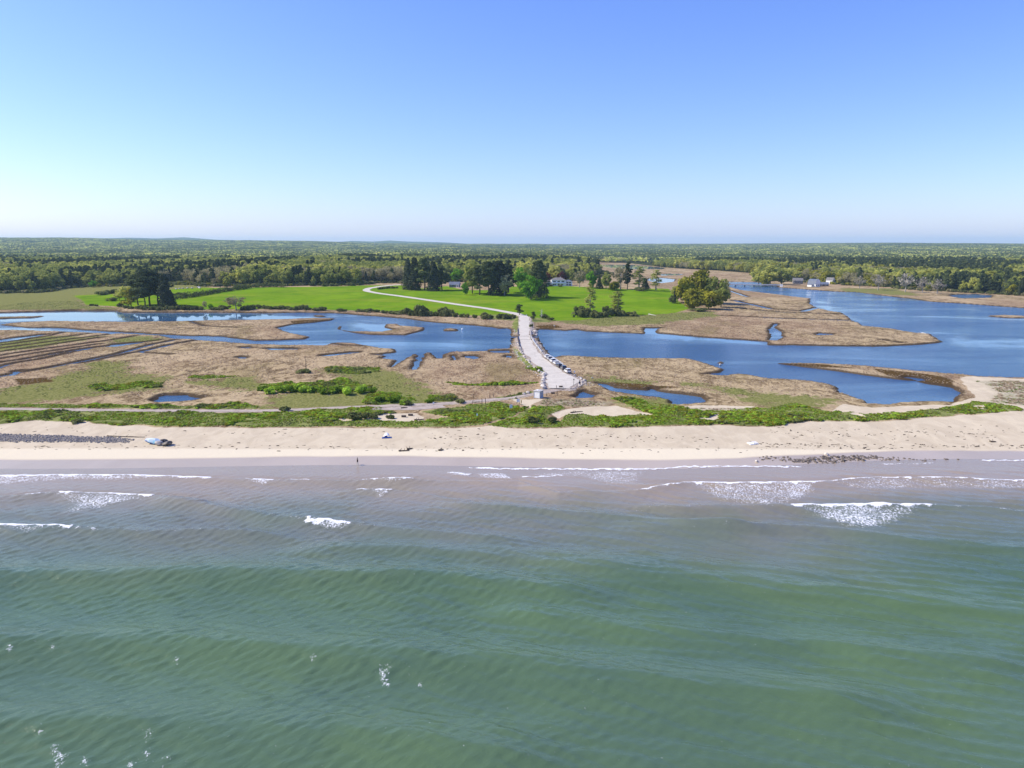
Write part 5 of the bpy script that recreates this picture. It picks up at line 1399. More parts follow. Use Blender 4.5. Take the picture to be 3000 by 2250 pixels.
rock_field('shore_rocks', [[(2270, 1347), (2350, 1339), (2400, 1337), (2470, 1333), (2550, 1332), (2600, 1340), (2530, 1349), (2440, 1359), (2360, 1358), (2300, 1353)]], 330, 0.25, 1.0, DARK, 'small dark weedy rocks at the water line on the right', 'rocks', None, 0.02, 7)
rock_field('shore_rocks', [[(2200, 1333), (2320, 1336), (2310, 1352), (2230, 1348)], [(2540, 1336), (2640, 1340), (2760, 1343), (2880, 1344), (2700, 1352), (2560, 1350)]], 90, 0.25, 0.8, DARK, 'scattered dark stones either side of the rock patch', 'rocks', None, 0.1, 8)
for i, (px, py, s) in enumerate([(2236, 1339, 0.9), (2368, 1350, 1.5), (2385, 1346, 1.6), (2402, 1352, 1.3), (2428, 1344, 1.8), (2455, 1340, 1.6), (2470, 1350, 1.7), (2500, 1338, 1.9), (2515, 1345, 1.8), (2530, 1349, 1.5), (2445, 1354, 1.4), (2412, 1338, 1.3)]):
    boulder(*P(px, py), s * 0.6, 'larger dark rock at the water line, ' + ORD[sorted([2236, 2368, 2385, 2402, 2428, 2455, 2470, 2500, 2515, 2530, 2445, 2412]).index(px)] + ' from the left', 'larger rocks at the water line', DARK, 'rock', 'rock')
boulder(*P(2422, 1333), 1.2, 'pale boulder standing over the dark water line rocks', None, PALE, 'rock', 'rock')
boulder(*P(2217, 1353), 1.0, 'single pale rock left of the dark water line rocks', None, PALE, 'rock', 'rock')
# painted boulder heap on the sand
t = NT('painted_boulder')
tc = t.node('ShaderNodeTexCoord').outputs['Object']
nz = t.noise(tc, 1.8, 4, 0.6)
zz = t.sep(tc)
hz = t.math('ADD', t.math('ADD', zz[2], t.math('MULTIPLY', zz[0], -0.15)), t.math('MULTIPLY', t.math('SUBTRACT', nz, 0.5), 0.45))
c = t.mix(t.ramp(hz, -0.12, -0.02), (0.05, 0.045, 0.06), (0.03, 0.075, 0.24))
c = t.mix(t.ramp(hz, 0.02, 0.09), c, t.mix(t.ramp(nz, 0.45, 0.6), (0.66, 0.72, 0.74), (0.30, 0.58, 0.66)))
M_BLUE = t.done(t.bsdf(c, 0.7, 0.3, t.bump(nz, 0.3, 0.05)))
bme = rock_mesh('boulder', 71, M_BLUE, 0.62)
x, y = P(447, 1299)
o = bpy.data.objects.new('boulder', bme); C.objects.link(o); o.scale = (5.0, 3.0, 2.9); o.rotation_euler = (0.25, 0.22, 0.1); o.location = (x + 0.6, y, ground(x, y) + 0.5)
tag(o, 'big boulder with a blue and white painted top on the sand', 'boulder')
for px, py, sx_, sz_, l in ((476, 1296, 2.2, 1.1, 'brown boulder behind the painted one'), (465, 1304, 2.4, 0.9, 'flat pale boulder in front of the painted one'), (489, 1305, 2.6, 1.0, 'dark flat boulder at the right end of the painted heap'), (483, 1291, 1.2, 0.9, 'small brown boulder on the far side of the painted heap')):
    x, y = P(px, py)
    boulder(x, y, sx_, l, None, DARK if 'dark' in l or 'brown' in l else PALE)

# wrack and driftwood
M_WEED = plain('dried_seaweed', (0.055, 0.04, 0.03), 0.9, 0.1, 0.3, 4.0)
WEED = []
for s in range(4):
    mb = MB(); rr2 = random.Random(900 + s)
    for k in range(7):
        a = rr2.uniform(-0.5, 0.5) + (3.14 if rr2.random() < 0.5 else 0); x0 = rr2.uniform(-.5, .5); y0 = rr2.uniform(-.15, .15); L = rr2.uniform(0.2, 0.6)
        mb.tube([(x0, y0, 0.02), (x0 + L * .5 * math.cos(a), y0 + L * .5 * math.sin(a), rr2.uniform(0.06, 0.16)), (x0 + L * math.cos(a), y0 + L * math.sin(a), 0.02)], [0.04, 0.09, 0.03], 5)
    me = bpy.data.meshes.new('seaweed'); me.from_pydata(mb.v, [], mb.f); me.materials.append(M_WEED); WEED.append(me)
r = np.random.default_rng(99)
wx, wy = [], []
for (a, b, n, j) in (((-100, 1312), (700, 1306), 70, 5), ((700, 1308), (1500, 1316), 80, 5), ((1500, 1314), (2250, 1314), 60, 6), ((2250, 1310), (3050, 1306), 130, 4), ((1250, 1281), (1800, 1277), 70, 5), ((1800, 1280), (2100, 1290), 40, 5), ((2250, 1262), (2700, 1282), 70, 10),
                  ((2650, 1265), (3050, 1270), 70, 10), ((-50, 1258), (1500, 1272), 60, 9), ((2200, 1300), (2500, 1306), 60, 3)):
    for k in range(n):
        u = r.uniform(); p = P(a[0] + (b[0] - a[0]) * u, a[1] + (b[1] - a[1]) * u + r.normal(0, j)); wx.append(p[0]); wy.append(p[1])
wx, wy = np.array(wx), np.array(wy)
scatter('seaweed', np.stack([wx, wy, ground_v(wx, wy)], -1), r.normal(0, 0.35, len(wx)), r.uniform(0.3, 1.0, len(wx)) * r.uniform(0.4, 1.0, len(wx)), r.integers(0, 4, len(wx)), WEED, 'scraps of dark seaweed and drift in lines along the beach', 'seaweed')
M_LOG = plain('driftwood', (0.10, 0.075, 0.055), 0.9, 0.1, 0.3, 2.0)
M_WHITEWOOD = plain('bleached_wood', (0.55, 0.53, 0.50), 0.9, 0.1, 0.15, 2.0)
def log(a, b, rad, label, mat=M_LOG, branches=2, name='driftwood_log', z=None):
    A_, B_ = P(*a), P(*b)
    za, zb = ground(*A_) + rad * 0.6, ground(*B_) + rad * 0.6
    x0, y0 = A_
    mb = MB()
    pts = []
    for k in range(7):
        u = k / 6; pts.append(((B_[0] - x0) * u + random.uniform(-.12, .12), (B_[1] - y0) * u + random.uniform(-.12, .12), (zb - za) * u + random.uniform(-.02, .05)))
    mb.tube(pts, [rad * (1.1 - 0.7 * k / 6) for k in range(7)], 7)
    for k in range(branches):
        p = Vector(pts[1 + 2 * k]); mb.tube([p, p + Vector((random.uniform(-.5, .5), random.uniform(.4, 1.1), 0.7 * rad + 0.25))], [rad * 0.4, rad * 0.15], 5)
    o = mb.build(name, mat, None, True); o.location = (x0, y0, za)
    return tag(o, label, 'log')
log((315, 1278), (425, 1282), 0.16, 'long thin dark driftwood log lying behind the grey cobbles')
log((1168, 1322), (1200, 1322), 0.22, 'dark driftwood log left of the middle on the smooth sand')
log((1193, 1317), (1210, 1315), 0.25, 'stubby driftwood piece above the dark log on the smooth sand')
log((1285, 1321), (1300, 1319), 0.25, 'small dark driftwood lump right of the beach logs')
log((1175, 1197), (1194, 1195), 0.25, 'brown log lying on the bare turnout', branches=0)
log((1213, 1232), (1240, 1230), 0.25, 'driftwood log at the edge of the bare sand by the dune plants')
log((2900, 1294), (2918, 1295), 0.25, 'short driftwood log on the sand at the far right')
log((2712, 976), (2680, 963), 0.35, 'bleached fallen tree on the tip of the right marsh', M_WHITEWOOD, 3, 'fallen_tree')
log((1900, 921), (1922, 925), 0.3, 'grey fallen log at the foot of the green meadow', M_WHITEWOOD, 2)
log((1672, 1210), (1706, 1206), 0.2, 'weathered branch on the left end of the open sand patch')
# white slab on the sand
x, y = P(2205, 1300)
mb = MB().box((0, 0, 0.16), (2.6, 1.5, 0.2), 0.35).box((0.5, 0.2, 0.33), (1.3, 1.1, 0.14), 0.3)
o = mb.build('slab', plain('white_board', (0.75, 0.73, 0.70), 0.7)); o.location = (x, y, ground(x, y) - 0.03); o.rotation_euler = (0.12, 0.05, 0)
tag(o, 'white tilted slab lying alone on the sand', 'slab')

# ------------------------------------------------------------------ dead trees
def dead_tree(px, base, top, label, mat, seed, arms=9, lean=0.0, fork=False):
    x, y = P(px, base)
    sl = y * math.cos(PITCH) + CAM_H * math.sin(PITCH)
    H = (base - top) * sl / F_PX
    rr2 = random.Random(seed)
    root = thing('dead_tree', (x, y, ground(x, y) - 0.1), label, 'dead tree')
    mb = MB(); mb.tube([(0, 0, 0), (0.08 * H * lean, 0.02, H * 0.35), (0.12 * H * lean, 0.05, H * 0.7), (0.2 * H * lean, 0, H)], [0.022 * H, 0.018 * H, 0.012 * H, 0.004 * H], 8)
    mb.build('trunk', mat, root, True)
    for k in range(arms):
        u = 0.3 + 0.65 * k / arms; a = rr2.uniform(0, 6.28); L = H * rr2.uniform(0.10, 0.26) * (1.3 - u * 0.7)
        p = Vector((0.16 * H * lean * u, 0.02, H * u)); d = Vector((math.cos(a), math.sin(a), rr2.uniform(0.0, 0.5)))
        MB().tube([p, p + d * L * 0.5, p + d * L + Vector((0, 0, L * 0.15))], [0.008 * H, 0.006 * H, 0.002 * H], 5).build('branch', mat, root, True)
    return root
dead_tree(897, 1090, 1041, 'dark dead conifer trunk standing alone on the left marsh', M_BARK, 3, 10)
tree_px('shrub', 897, 1092, 1078, 'dark bush around the foot of the dead marsh trunk', name='shrub', cat='shrub', width_px=44)
dead_tree(1584, 936, 904, 'bare white tree on the right bank of the causeway', M_WHITEWOOD, 20, 30, 0.6)
for k, (px, b, tp, l) in enumerate([(2518, 846, 806, 'leafless grey tree at the edge of the right woods'), (2572, 850, 800, 'second leafless grey tree from the left at the right river bank'), (2652, 856, 796, 'tallest pale leafless tree before the right woods'), (2702, 858, 808, 'wide pale leafless tree at the right river bank'), (2745, 861, 815, 'rightmost pale leafless tree by the far right pool')]):
    tree_px('bare', px, b, tp, l, width_px=(b - tp) * 0.8)

# ------------------------------------------------------------------ cars
def paint(name, col):
    t = NT(name)
    n = t.node('ShaderNodeBsdfPrincipled'); n.inputs['Base Color'].default_value = col + (1,); n.inputs['Roughness'].default_value = 0.28
    n.inputs['Coat Weight'].default_value = 0.6
    tc = t.node('ShaderNodeTexCoord').outputs['Object']
    t.link(t.bump(t.noise(tc, 3, 2), 0.03, 0.02), n.inputs['Normal'])
    return t.done(n.outputs[0])
M_GLASS = paint('dark_car_glass', (0.012, 0.014, 0.018)); M_TYRE = plain('tyre_rubber', (0.018, 0.018, 0.018), 0.85)
M_RIM = plain('alloy_rim', (0.4, 0.4, 0.42), 0.35, 0.5, 0.05, 3, 0.8); M_LAMP = plain('headlamp_lens', (0.75, 0.77, 0.8), 0.2, 0.6, 0.03); M_TAIL = plain('tail_lamp_lens', (0.35, 0.02, 0.02), 0.3, 0.5, 0.05)
M_TRIM = plain('black_trim', (0.02, 0.02, 0.022), 0.6)
def make_car(name, body_mat, x, y, rz, label, suv=True, z=RZ):
    """nose along +y, origin on the road"""
    root = thing(name, (x, y, z), label, 'car', rz, 'cars parked along the causeway')
    L, W, H = (4.6, 1.86, 1.68) if suv else (4.5, 1.80, 1.44)
    hy = L / 2
    belt = 0.95 if suv else 0.86
    lower = [(-hy, 0.38), (-hy + 0.05, belt - 0.05), (-hy + 0.35, belt), (0.55, belt), (hy - 0.75, belt - 0.08), (hy - 0.1, belt - 0.24), (hy, 0.42), (hy - 0.08, 0.26), (-hy + 0.1, 0.26)]
    bm = bmesh.new()
    def loft(prof, secs):
        rings = []
        for xx, k, dz in secs:
            rings.append([bm.verts.new((xx, yy * k, zz + dz)) for yy, zz in prof])
        n = len(prof)
        for a, b in zip(rings[:-1], rings[1:]):
            for i in range(n): bm.faces.new((a[i], a[(i + 1) % n], b[(i + 1) % n], b[i]))
        bm.faces.new(rings[0][::-1]); bm.faces.new(rings[-1])
    loft(lower, [(-W / 2, 0.96, 0), (-W / 2 + 0.07, 0.99, 0.03), (-W / 4, 1.0, 0.04), (W / 4, 1.0, 0.04), (W / 2 - 0.07, 0.99, 0.03), (W / 2, 0.96, 0)])
    rear = -hy + (0.25 if suv else 0.75)
    roof = [(rear + 0.30, H - 0.05), (rear + 0.5, H), (0.1, H), (0.35, H - 0.06), (0.3, H - 0.10), (rear + 0.35, H - 0.10)]
    loft(roof, [(-W / 2 + 0.20, 0.97, -0.03), (-W / 2 + 0.28, 1, 0.0), (W / 2 - 0.28, 1, 0.0), (W / 2 - 0.20, 0.97, -0.03)])
    me = bpy.data.meshes.new('body'); bmesh.ops.recalc_face_normals(bm, faces=bm.faces); bm.to_mesh(me); bm.free(); me.materials.append(body_mat)
    body = bpy.data.objects.new('body', me); C.objects.link(body); body.parent = root
    # glasshouse and pillars
    b_ = belt + 0.02; tz = H - 0.08
    ws, wr_ = W / 2 - 0.09, W / 2 - 0.23
    Vv = [(-ws, rear, b_), (ws, rear, b_), (ws, 1.02, b_ - 0.04), (-ws, 1.02, b_ - 0.04), (-wr_, rear + 0.33, tz), (wr_, rear + 0.33, tz), (wr_, 0.28, tz), (-wr_, 0.28, tz)]
    gl = link_mesh('windows', Vv, [(0, 3, 2, 1), (4, 5, 6, 7), (0, 1, 5, 4), (1, 2, 6, 5), (2, 3, 7, 6), (3, 0, 4, 7)], M_GLASS, root)
    for s in (-1, 1):
        for yb, yt in ((rear + 0.06, rear + 0.36), (-0.45, -0.40), (0.98, 0.26)):
            mb = MB().tube([(s * (ws + 0.01), yb, b_ - 0.03), (s * (wr_ + 0.01), yt, tz + 0.01)], [0.05, 0.045], 5); mb.build('pillar', body_mat, root)
    for s in (-1, 1):
        for yy in (-hy + 0.85, hy - 0.9):
            wl_ = MB().tube([(s * (W / 2 - 0.20), yy, 0.34), (s * (W / 2 + 0.01), yy, 0.34)], [0.34, 0.34], 16).build('wheel', M_TYRE, root)
            MB().tube([(s * (W / 2), yy, 0.34), (s * (W / 2 + 0.025), yy, 0.34)], [0.21, 0.19], 12).build('rim', M_RIM, wl_)
        MB().box((s * (W / 2 - 0.30), hy - 0.06, 0.64), (0.42, 0.14, 0.15)).build('headlight', M_LAMP, root)
        MB().box((s * (W / 2 - 0.20), -hy + 0.01, 0.80), (0.24, 0.10, 0.22)).build('tail_light', M_TAIL, root)
        MB().box((s * (W / 2 + 0.06), 0.72, belt + 0.08), (0.16, 0.14, 0.12)).build('mirror', body_mat, root)
    MB().box((0, hy - 0.02, 0.45), (1.2, 0.1, 0.18)).build('grille', M_TRIM, root)
    MB().box((0, -hy, 0.42), (1.5, 0.12, 0.16)).build('bumper', M_TRIM, root)
    return root
P_WHITE = paint('white_car_paint', (0.78, 0.78, 0.78)); P_SILV = paint('silver_car_paint', (0.42, 0.43, 0.45)); P_BLK = paint('black_car_paint', (0.012, 0.012, 0.014)); P_GREY = paint('grey_car_paint', (0.07, 0.075, 0.085))
cars = [(1663, 1091, P_WHITE, True, 'white car nearest the parking area in the row of parked cars'), (1651, 1082, P_GREY, True, 'dark grey car behind the nearest white car in the parked row'), (1639, 1075, P_BLK, False, 'black car third from the parking area in the parked row'),
        (1629, 1067, P_WHITE, False, 'white car fourth from the parking area in the parked row'), (1619, 1060.5, P_WHITE, True, 'white car fifth from the parking area in the parked row'), (1610, 1054, P_SILV, True, 'silver car second from the bridge end of the parked row'), (1602, 1048.5, P_WHITE, False, 'white car at the bridge end of the parked row')]
cw = [P(c[0], c[1], RZ) for c in cars]
for k, (px, py, m, suv, l) in enumerate(cars):
    a = cw[min(k + 1, len(cw) - 1)]; b = cw[max(k - 1, 0)]
    ang = math.atan2(a[1] - b[1], a[0] - b[0]) - math.pi / 2
    make_car('parked_car', m, cw[k][0], cw[k][1], ang + random.uniform(-.05, .05) + (0.12 if k == 0 else 0), l, suv, RZ + 0.035)

# ------------------------------------------------------------------ booth
M_WPAINT = plain('white_paint', (0.84, 0.84, 0.83), 0.6, 0.3, 0.04); M_GPAINT = plain('grey_paint', (0.42, 0.43, 0.46), 0.6, 0.3, 0.06); M_ROOFG = plain('pale_roofing', (0.52, 0.50, 0.48), 0.85, 0.2, 0.15)
x, y = P(1578, 1167); z = ground(x, y)
bt = thing('booth', (x, y + 1.1, z), 'white booth standing between the sandy track and the parking area', 'booth', RAD(-32))
MB().box((0, 0, 0.06), (2.5, 2.4, 0.16)).build('floor', M_GPAINT, bt)
MB().box((0, 0, 1.26), (2.1, 2.1, 2.26)).build('wall', M_WPAINT, bt)
for sx_ in (-1, 1):
    for sy_ in (-1, 1):
        MB().box((sx_ * 1.1, sy_ * 1.1, 1.27), (0.13, 0.13, 2.3)).build('corner_post', M_GPAINT, bt)
for k in range(6):
    MB().box((-0.8 + 0.32 * k, -1.065, 1.25), (0.27, 0.04, 2.1)).build('panel', M_WPAINT, bt)
for k in range(6):
    MB().box((1.065, -0.8 + 0.32 * k, 1.25), (0.04, 0.25, 2.1)).build('panel', M_GPAINT, bt)
rf = MB().box((0, 0, 2.47), (2.6, 2.6, 0.12)).build('roof', M_ROOFG, bt)
MB().box((-0.5, 0.3, 2.60), (0.7, 0.5, 0.13)).build('roof_vent', M_WPAINT, rf)
MB().box((0.55, -0.4, 2.575), (0.8, 0.35, 0.08)).build('roof_hatch', M_GPAINT, rf)

# ------------------------------------------------------------------ people
M_SKIN = plain('skin', (0.42, 0.27, 0.2), 0.6, 0.3, 0.04, 4); M_BROWN = plain('brown_coat', (0.045, 0.018, 0.014), 0.9, 0.1, 0.2, 4); M_LIGHT = plain('light_trousers', (0.55, 0.52, 0.48), 0.9, 0.1, 0.08)
M_JEANS = plain('blue_jeans', (0.10, 0.16, 0.34), 0.9, 0.1, 0.15); M_BLACKC = plain('dark_jacket', (0.018, 0.018, 0.022), 0.9, 0.1, 0.2); M_HAIR = plain('dark_hair', (0.03, 0.02, 0.015), 0.7)
def person(x, y, z, rz, H, label, top_m, leg_m, stride=0.18, coat=0.42):
    root = thing('person', (x, y, z), label, 'person', rz)
    k = H / 1.75
    J = {'pel': (0, 0, 0.95), 'spi': (0, 0.01, 1.18), 'che': (0, 0.02, 1.38), 'nec': (0, 0.02, 1.50), 'hea': (0, 0.03, 1.62), 'top': (0, 0.03, 1.73)}
    rad = {'pel': .15, 'spi': .135, 'che': .155, 'nec': .06, 'hea': .095, 'top': .06}
    E = [('pel', 'spi'), ('spi', 'che'), ('che', 'nec'), ('nec', 'hea'), ('hea', 'top')]
    for s, n in ((-1, 'l'), (1, 'r')):
        st = stride * s
        J['hip' + n] = (0.09 * s, 0, 0.88); J['kne' + n] = (0.10 * s, st * 0.6 + 0.03, 0.50); J['ank' + n] = (0.10 * s, st, 0.09); J['toe' + n] = (0.11 * s, st + 0.17, 0.05)
        J['sho' + n] = (0.18 * s, 0.02, 1.41); J['elb' + n] = (0.25 * s, -st * 0.5, 1.15); J['wri' + n] = (0.25 * s, -st * 0.8 + 0.08, 0.92); J['han' + n] = (0.25 * s, -st * 0.8 + 0.11, 0.83)
        rad.update({'hip' + n: .10, 'kne' + n: .062, 'ank' + n: .042, 'toe' + n: .038, 'sho' + n: .065, 'elb' + n: .048, 'wri' + n: .032, 'han' + n: .036})
        E += [('pel', 'hip' + n), ('hip' + n, 'kne' + n), ('kne' + n, 'ank' + n), ('ank' + n, 'toe' + n), ('che', 'sho' + n), ('sho' + n, 'elb' + n), ('elb' + n, 'wri' + n), ('wri' + n, 'han' + n)]
    nm = list(J)
    me = bpy.data.meshes.new('body'); me.from_pydata([tuple(c * k for c in J[n]) for n in nm], [(nm.index(a), nm.index(b)) for a, b in E], [])
    me.materials.append(leg_m)
    b = bpy.data.objects.new('body', me); C.objects.link(b); b.parent = root
    b.modifiers.new('skin', 'SKIN')
    for n, sv in zip(nm, me.skin_vertices[0].data):
        sv.radius = (rad[n] * k, rad[n] * k); sv.use_root = (n == 'pel')
    b.modifiers.new('smooth', 'SUBSURF').render_levels = 1
    # coat, sleeves, hair, face and hands
    prof = [(0.80 if coat > .4 else 0.93, .20), (0.98, .19), (1.2, .165), (1.38, .19), (1.46, .14), (1.50, .075)]
    V = []; n_ = 12
    for zz, rr_ in prof:
        for i in range(n_): V.append((rr_ * 1.12 * math.cos(6.2832 * i / n_) * k, (rr_ * 0.85 * math.sin(6.2832 * i / n_) + 0.015) * k, zz * k))
    Fq = [(i * n_ + j, i * n_ + (j + 1) % n_, (i + 1) * n_ + (j + 1) % n_, (i + 1) * n_ + j) for i in range(len(prof) - 1) for j in range(n_)]
    link_mesh('coat', V, Fq, top_m, root, True)
    for n in 'lr':
        s_, e_, w_, h_ = (Vector(J[q + n]) * k for q in ('sho', 'elb', 'wri', 'han'))
        MB().tube([s_, e_, w_], [.082 * k, .064 * k, .048 * k], 8).build('sleeve', top_m, root, True)
        mb = MB().tube([w_, h_], [.034 * k, .042 * k], 8)
        for f in range(5):
            a = Vector((((f - 2) * 0.016 if f < 4 else 0.0), (0.04 if f == 4 else 0.0), -0.005)); mb.tube([h_ + a * k, h_ + a * k + Vector((0, 0.03 if f == 4 else 0.012, -0.07 - 0.01 * (f == 1))) * k], [.010 * k, .008 * k], 5)
        mb.build('hand', M_SKIN, root, True)
    hd = Vector(J['hea']) * k
    bm = bmesh.new(); bmesh.ops.create_uvsphere(bm, u_segments=14, v_segments=10, radius=0.108 * k)
    for v in bm.verts: v.co.z *= 1.18; v.co += hd + Vector((0, 0, 0.01))
    me = bpy.data.meshes.new('head'); bm.to_mesh(me); bm.free(); me.materials.append(M_SKIN)
    h = bpy.data.objects.new('head', me); C.objects.link(h); h.parent = root
    MB().tube([hd + Vector((0, .10, .0)) * k, hd + Vector((0, .13, -.03)) * k], [.014 * k, .02 * k], 6).build('nose', M_SKIN, h)
    for s in (-1, 1):
        MB().box(hd + Vector((s * .04, .10, .02)) * k, (.022 * k, .02 * k, .012 * k)).build('eye', M_HAIR, h)
        MB().box(hd + Vector((s * .108, .0, .0)) * k, (.02 * k, .04 * k, .06 * k)).build('ear', M_SKIN, h)
    MB().box(hd + Vector((0, .10, -.065)) * k, (.05 * k, .02 * k, .01 * k)).build('mouth', M_TAIL, h)
    bm = bmesh.new(); bmesh.ops.create_uvsphere(bm, u_segments=14, v_segments=10, radius=0.118 * k)
    for v in list(bm.verts):
        if v.co.y > 0.05 * k and v.co.z < 0.04 * k: bm.verts.remove(v)
    for v in bm.verts: v.co.z *= 1.2; v.co += hd + Vector((0, -.008, .02)) * k
    me = bpy.data.meshes.new('hair'); bm.to_mesh(me); bm.free(); me.materials.append(M_HAIR)
    o = bpy.data.objects.new('hair', me); C.objects.link(o); o.parent = root
    return root
x, y = P(1048, 1362); person(x, y, ground(x, y), RAD(110), 1.78, 'person in a dark brown coat and light trousers walking on the wet sand', M_BROWN, M_LIGHT, 0.16)
x, y = P(1698, 1127.5, RZ); person(x, y, ground(x, y), RAD(200), 1.85, 'person in a dark jacket and blue jeans standing at the parking area corner', M_BLACKC, M_JEANS, 0.03, 0.3)

# ------------------------------------------------------------------ bridge, guard rails
M_TIMBER = plain('weathered_timber', (0.12, 0.095, 0.075), 0.9, 0.15, 0.25, 3); M_STONE = plain('granite_block', (0.27, 0.25, 0.235), 0.9, 0.2, 0.25, 1.2); M_STEEL = plain('galvanised_steel', (0.62, 0.63, 0.65), 0.45, 0.5, 0.06, 2, 0.3)
bl = np.array(P(1520.5, 990, RZ)); br = np.array(P(1553, 990, RZ)); bc = (bl + br) / 2; bw = br[0] - bl[0]
bg = thing('bridge', (bc[0], bc[1], 0), 'short bridge carrying the causeway road over the channel', 'bridge')
MB().box((0, 0, RZ - 0.16), (bw + 1.0, 15.0, 0.26)).build('deck', M_STONE, bg)
for s in (-1, 1):
    MB().box((0, s * 6.4, 0.1), (bw + 2.4, 1.4, 2.0)).build('abutment', M_STONE, bg)
    MB().box((bw / 2 + 2.8, s * 5.4, 0.15), (4.6, 0.7, 1.5), -0.35 * s).build('wing_wall', M_TIMBER, bg)
    MB().box((-bw / 2 - 2.6, s * 5.4, 0.1), (4.2, 0.7, 1.4), 0.35 * s).build('wing_wall', M_TIMBER, bg)
    MB().box((s * (bw / 2 + 0.35), 0, RZ + 0.18), (0.3, 15.0, 0.36)).build('curb', M_STONE, bg)
    MB().box((0, s * 7.2, RZ + 0.055), (bw - 0.4, 0.5, 0.03)).build('deck_joint', M_TIMBER, bg)
for k in range(4):
    MB().tube([(bw / 2 + 4.6, -4.8 + 3.2 * k, -1.0), (bw / 2 + 4.6, -4.8 + 3.2 * k, 1.5)], [0.22, 0.2], 8).build('pile', M_TIMBER, bg)
def guardrail(pts, z, label, mat_rail, mat_post, h=0.85, gap=2.4, two=True):
    c = resample(PP(pts, z), gap)
    x0, y0 = c[0]; z0 = ground(x0, y0)
    root = thing('guardrail', (x0, y0, z0), label, 'guardrail')
    tops = []
    for p in c:
        g = max(ground(*p), 0.5) - z0
        MB().box((p[0] - x0, p[1] - y0, g + h / 2 - 0.1), (0.18, 0.18, h + 0.2)).build('post', mat_post, root)
        tops.append((p[0] - x0, p[1] - y0, max(g, RZ - z0) + h - 0.15))
    for dz in ((0.0, -0.38) if two else (0.0,)):
        MB().tube([(a, b, q + dz) for a, b, q in tops], [0.13] * len(tops), 4).build('rail', mat_rail, root)
guardrail([(1555, 968), (1555.5, 988), (1566, 1006), (1578, 1022), (1587, 1034)], RZ, 'pale metal guardrail on the right side of the causeway past the bridge', M_STEEL, M_TIMBER)
guardrail([(1516, 962), (1515, 985), (1519, 1005), (1522, 1018)], RZ, 'dark timber guardrail on the left side of the causeway at the bridge', M_TIMBER, M_TIMBER, 0.95)
guardrail([(1604, 1044), (1622, 1054), (1640, 1066), (1650, 1074)], 0.9, 'grey metal guardrail behind the parked cars', M_STEEL, M_TIMBER, 0.8, 2.6)
# posts and signs
def sign(px, py, z, w, h, ph, label, board, post=M_TIMBER, rz=0.0, name='sign', posts=1):
    x, y = P(px, py, z); g = ground(x, y)
    root = thing(name, (x, y, g - 0.1), label, 'sign', rz)
    for k in range(posts):
        ox = 0 if posts == 1 else (k - 0.5) * w * 0.8
        MB().box((ox, 0.05, ph / 2), (0.1, 0.1, ph)).build('post', post, root)
    MB().box((0, -0.03, ph - h / 2 - 0.03), (w, 0.05, h)).build('board', board, root)
    return root
sign(1497, 1201, 1.6, 0.95, 1.1, 1.7, 'white rectangular sign standing in the dune plants left of the footpath', M_WPAINT, rz=0.5)
sign(1518, 1182, 1.4, 1.1, 1.0, 1.9, 'white notice board with dark posts by the footpath entrance', M_WPAINT, M_TRIM, 0.4, 'notice_board', 2)
sign(1398, 1225, 1.7, 0.42, 0.7, 1.1, 'small white sign in the green dune plants left of the footpath', M_WPAINT)
sign(1270, 1184, 1.3, 0.5, 0.6, 0.9, 'small white sign at the edge of the sandy track', M_WPAINT)
sign(1681, 1129, RZ, 0.35, 0.5, 2.6, 'tall dark post with a sign at the corner of the parking area', M_TRIM, M_TRIM, 0.3)
sign(1683, 1099, 1.0, 0.5, 0.7, 1.9, 'white sign on a post right of the nearest parked car', M_WPAINT)
sign(1656, 1078, 1.0, 0.4, 0.5, 1.5, 'small white sign behind the dark parked cars', M_WPAINT)
sign(1542, 921, 2.0, 0.9, 0.7, 1.3, 'small white sign at the meadow end of the causeway', M_WPAINT)
sign(1527, 1182, 1.4, 0.3, 0.9, 1.5, 'narrow yellowish post sign beside the white notice board', plain('ochre_paint', (0.45, 0.30, 0.06), 0.7))
for k, (px, py, hh) in enumerate([(1388, 1168, 1.5), (1412, 1187, 2.0), (1422, 1186, 2.1), (1435, 1166, 1.2), (1445, 1164, 1.2), (1630, 1142, 1.0), (1601, 1160, 0.9), (1632, 1158, 1.6)]):
    x, y = P(px, py)
    mb = MB().tube([(0, 0, -0.2), (0.02, 0, hh * 0.5), (0, 0.02, hh)], [0.11, 0.105, 0.09], 7)
    o = mb.build('post', M_TIMBER); o.location = (x, y, ground(x, y)); tag(o, ['thin timber post beside the track before the gate', 'left gate post at the sandy track', 'right gate post at the sandy track', 'low timber post in the marsh edge right of the gate', 'second low post in the marsh edge right of the gate', 'short post at the seaward edge of the parking area', 'short post right of the white booth', 'thin leaning post on the sandy track end'][k], 'post')
a = P(1385, 1183); b = P(1411, 1186)
gt = thing('gate', (a[0], a[1], ground(*a)), 'low grey timber bar gate across the sandy track', 'gate')
dx, dy = b[0] - a[0], b[1] - a[1]
for zz in (0.45, 0.95): MB().tube([(0, 0, zz), (dx, dy, zz)], [0.06, 0.06], 6).build('bar', M_TIMBER, gt)
MB().tube([(0, 0, 0.4), (dx, dy, 1.0)], [0.05, 0.05], 6).build('brace', M_TIMBER, gt)
MB().tube([(0, 0, -0.2), (0, 0, 1.1)], [0.09, 0.08], 6).build('post', M_TIMBER, gt)
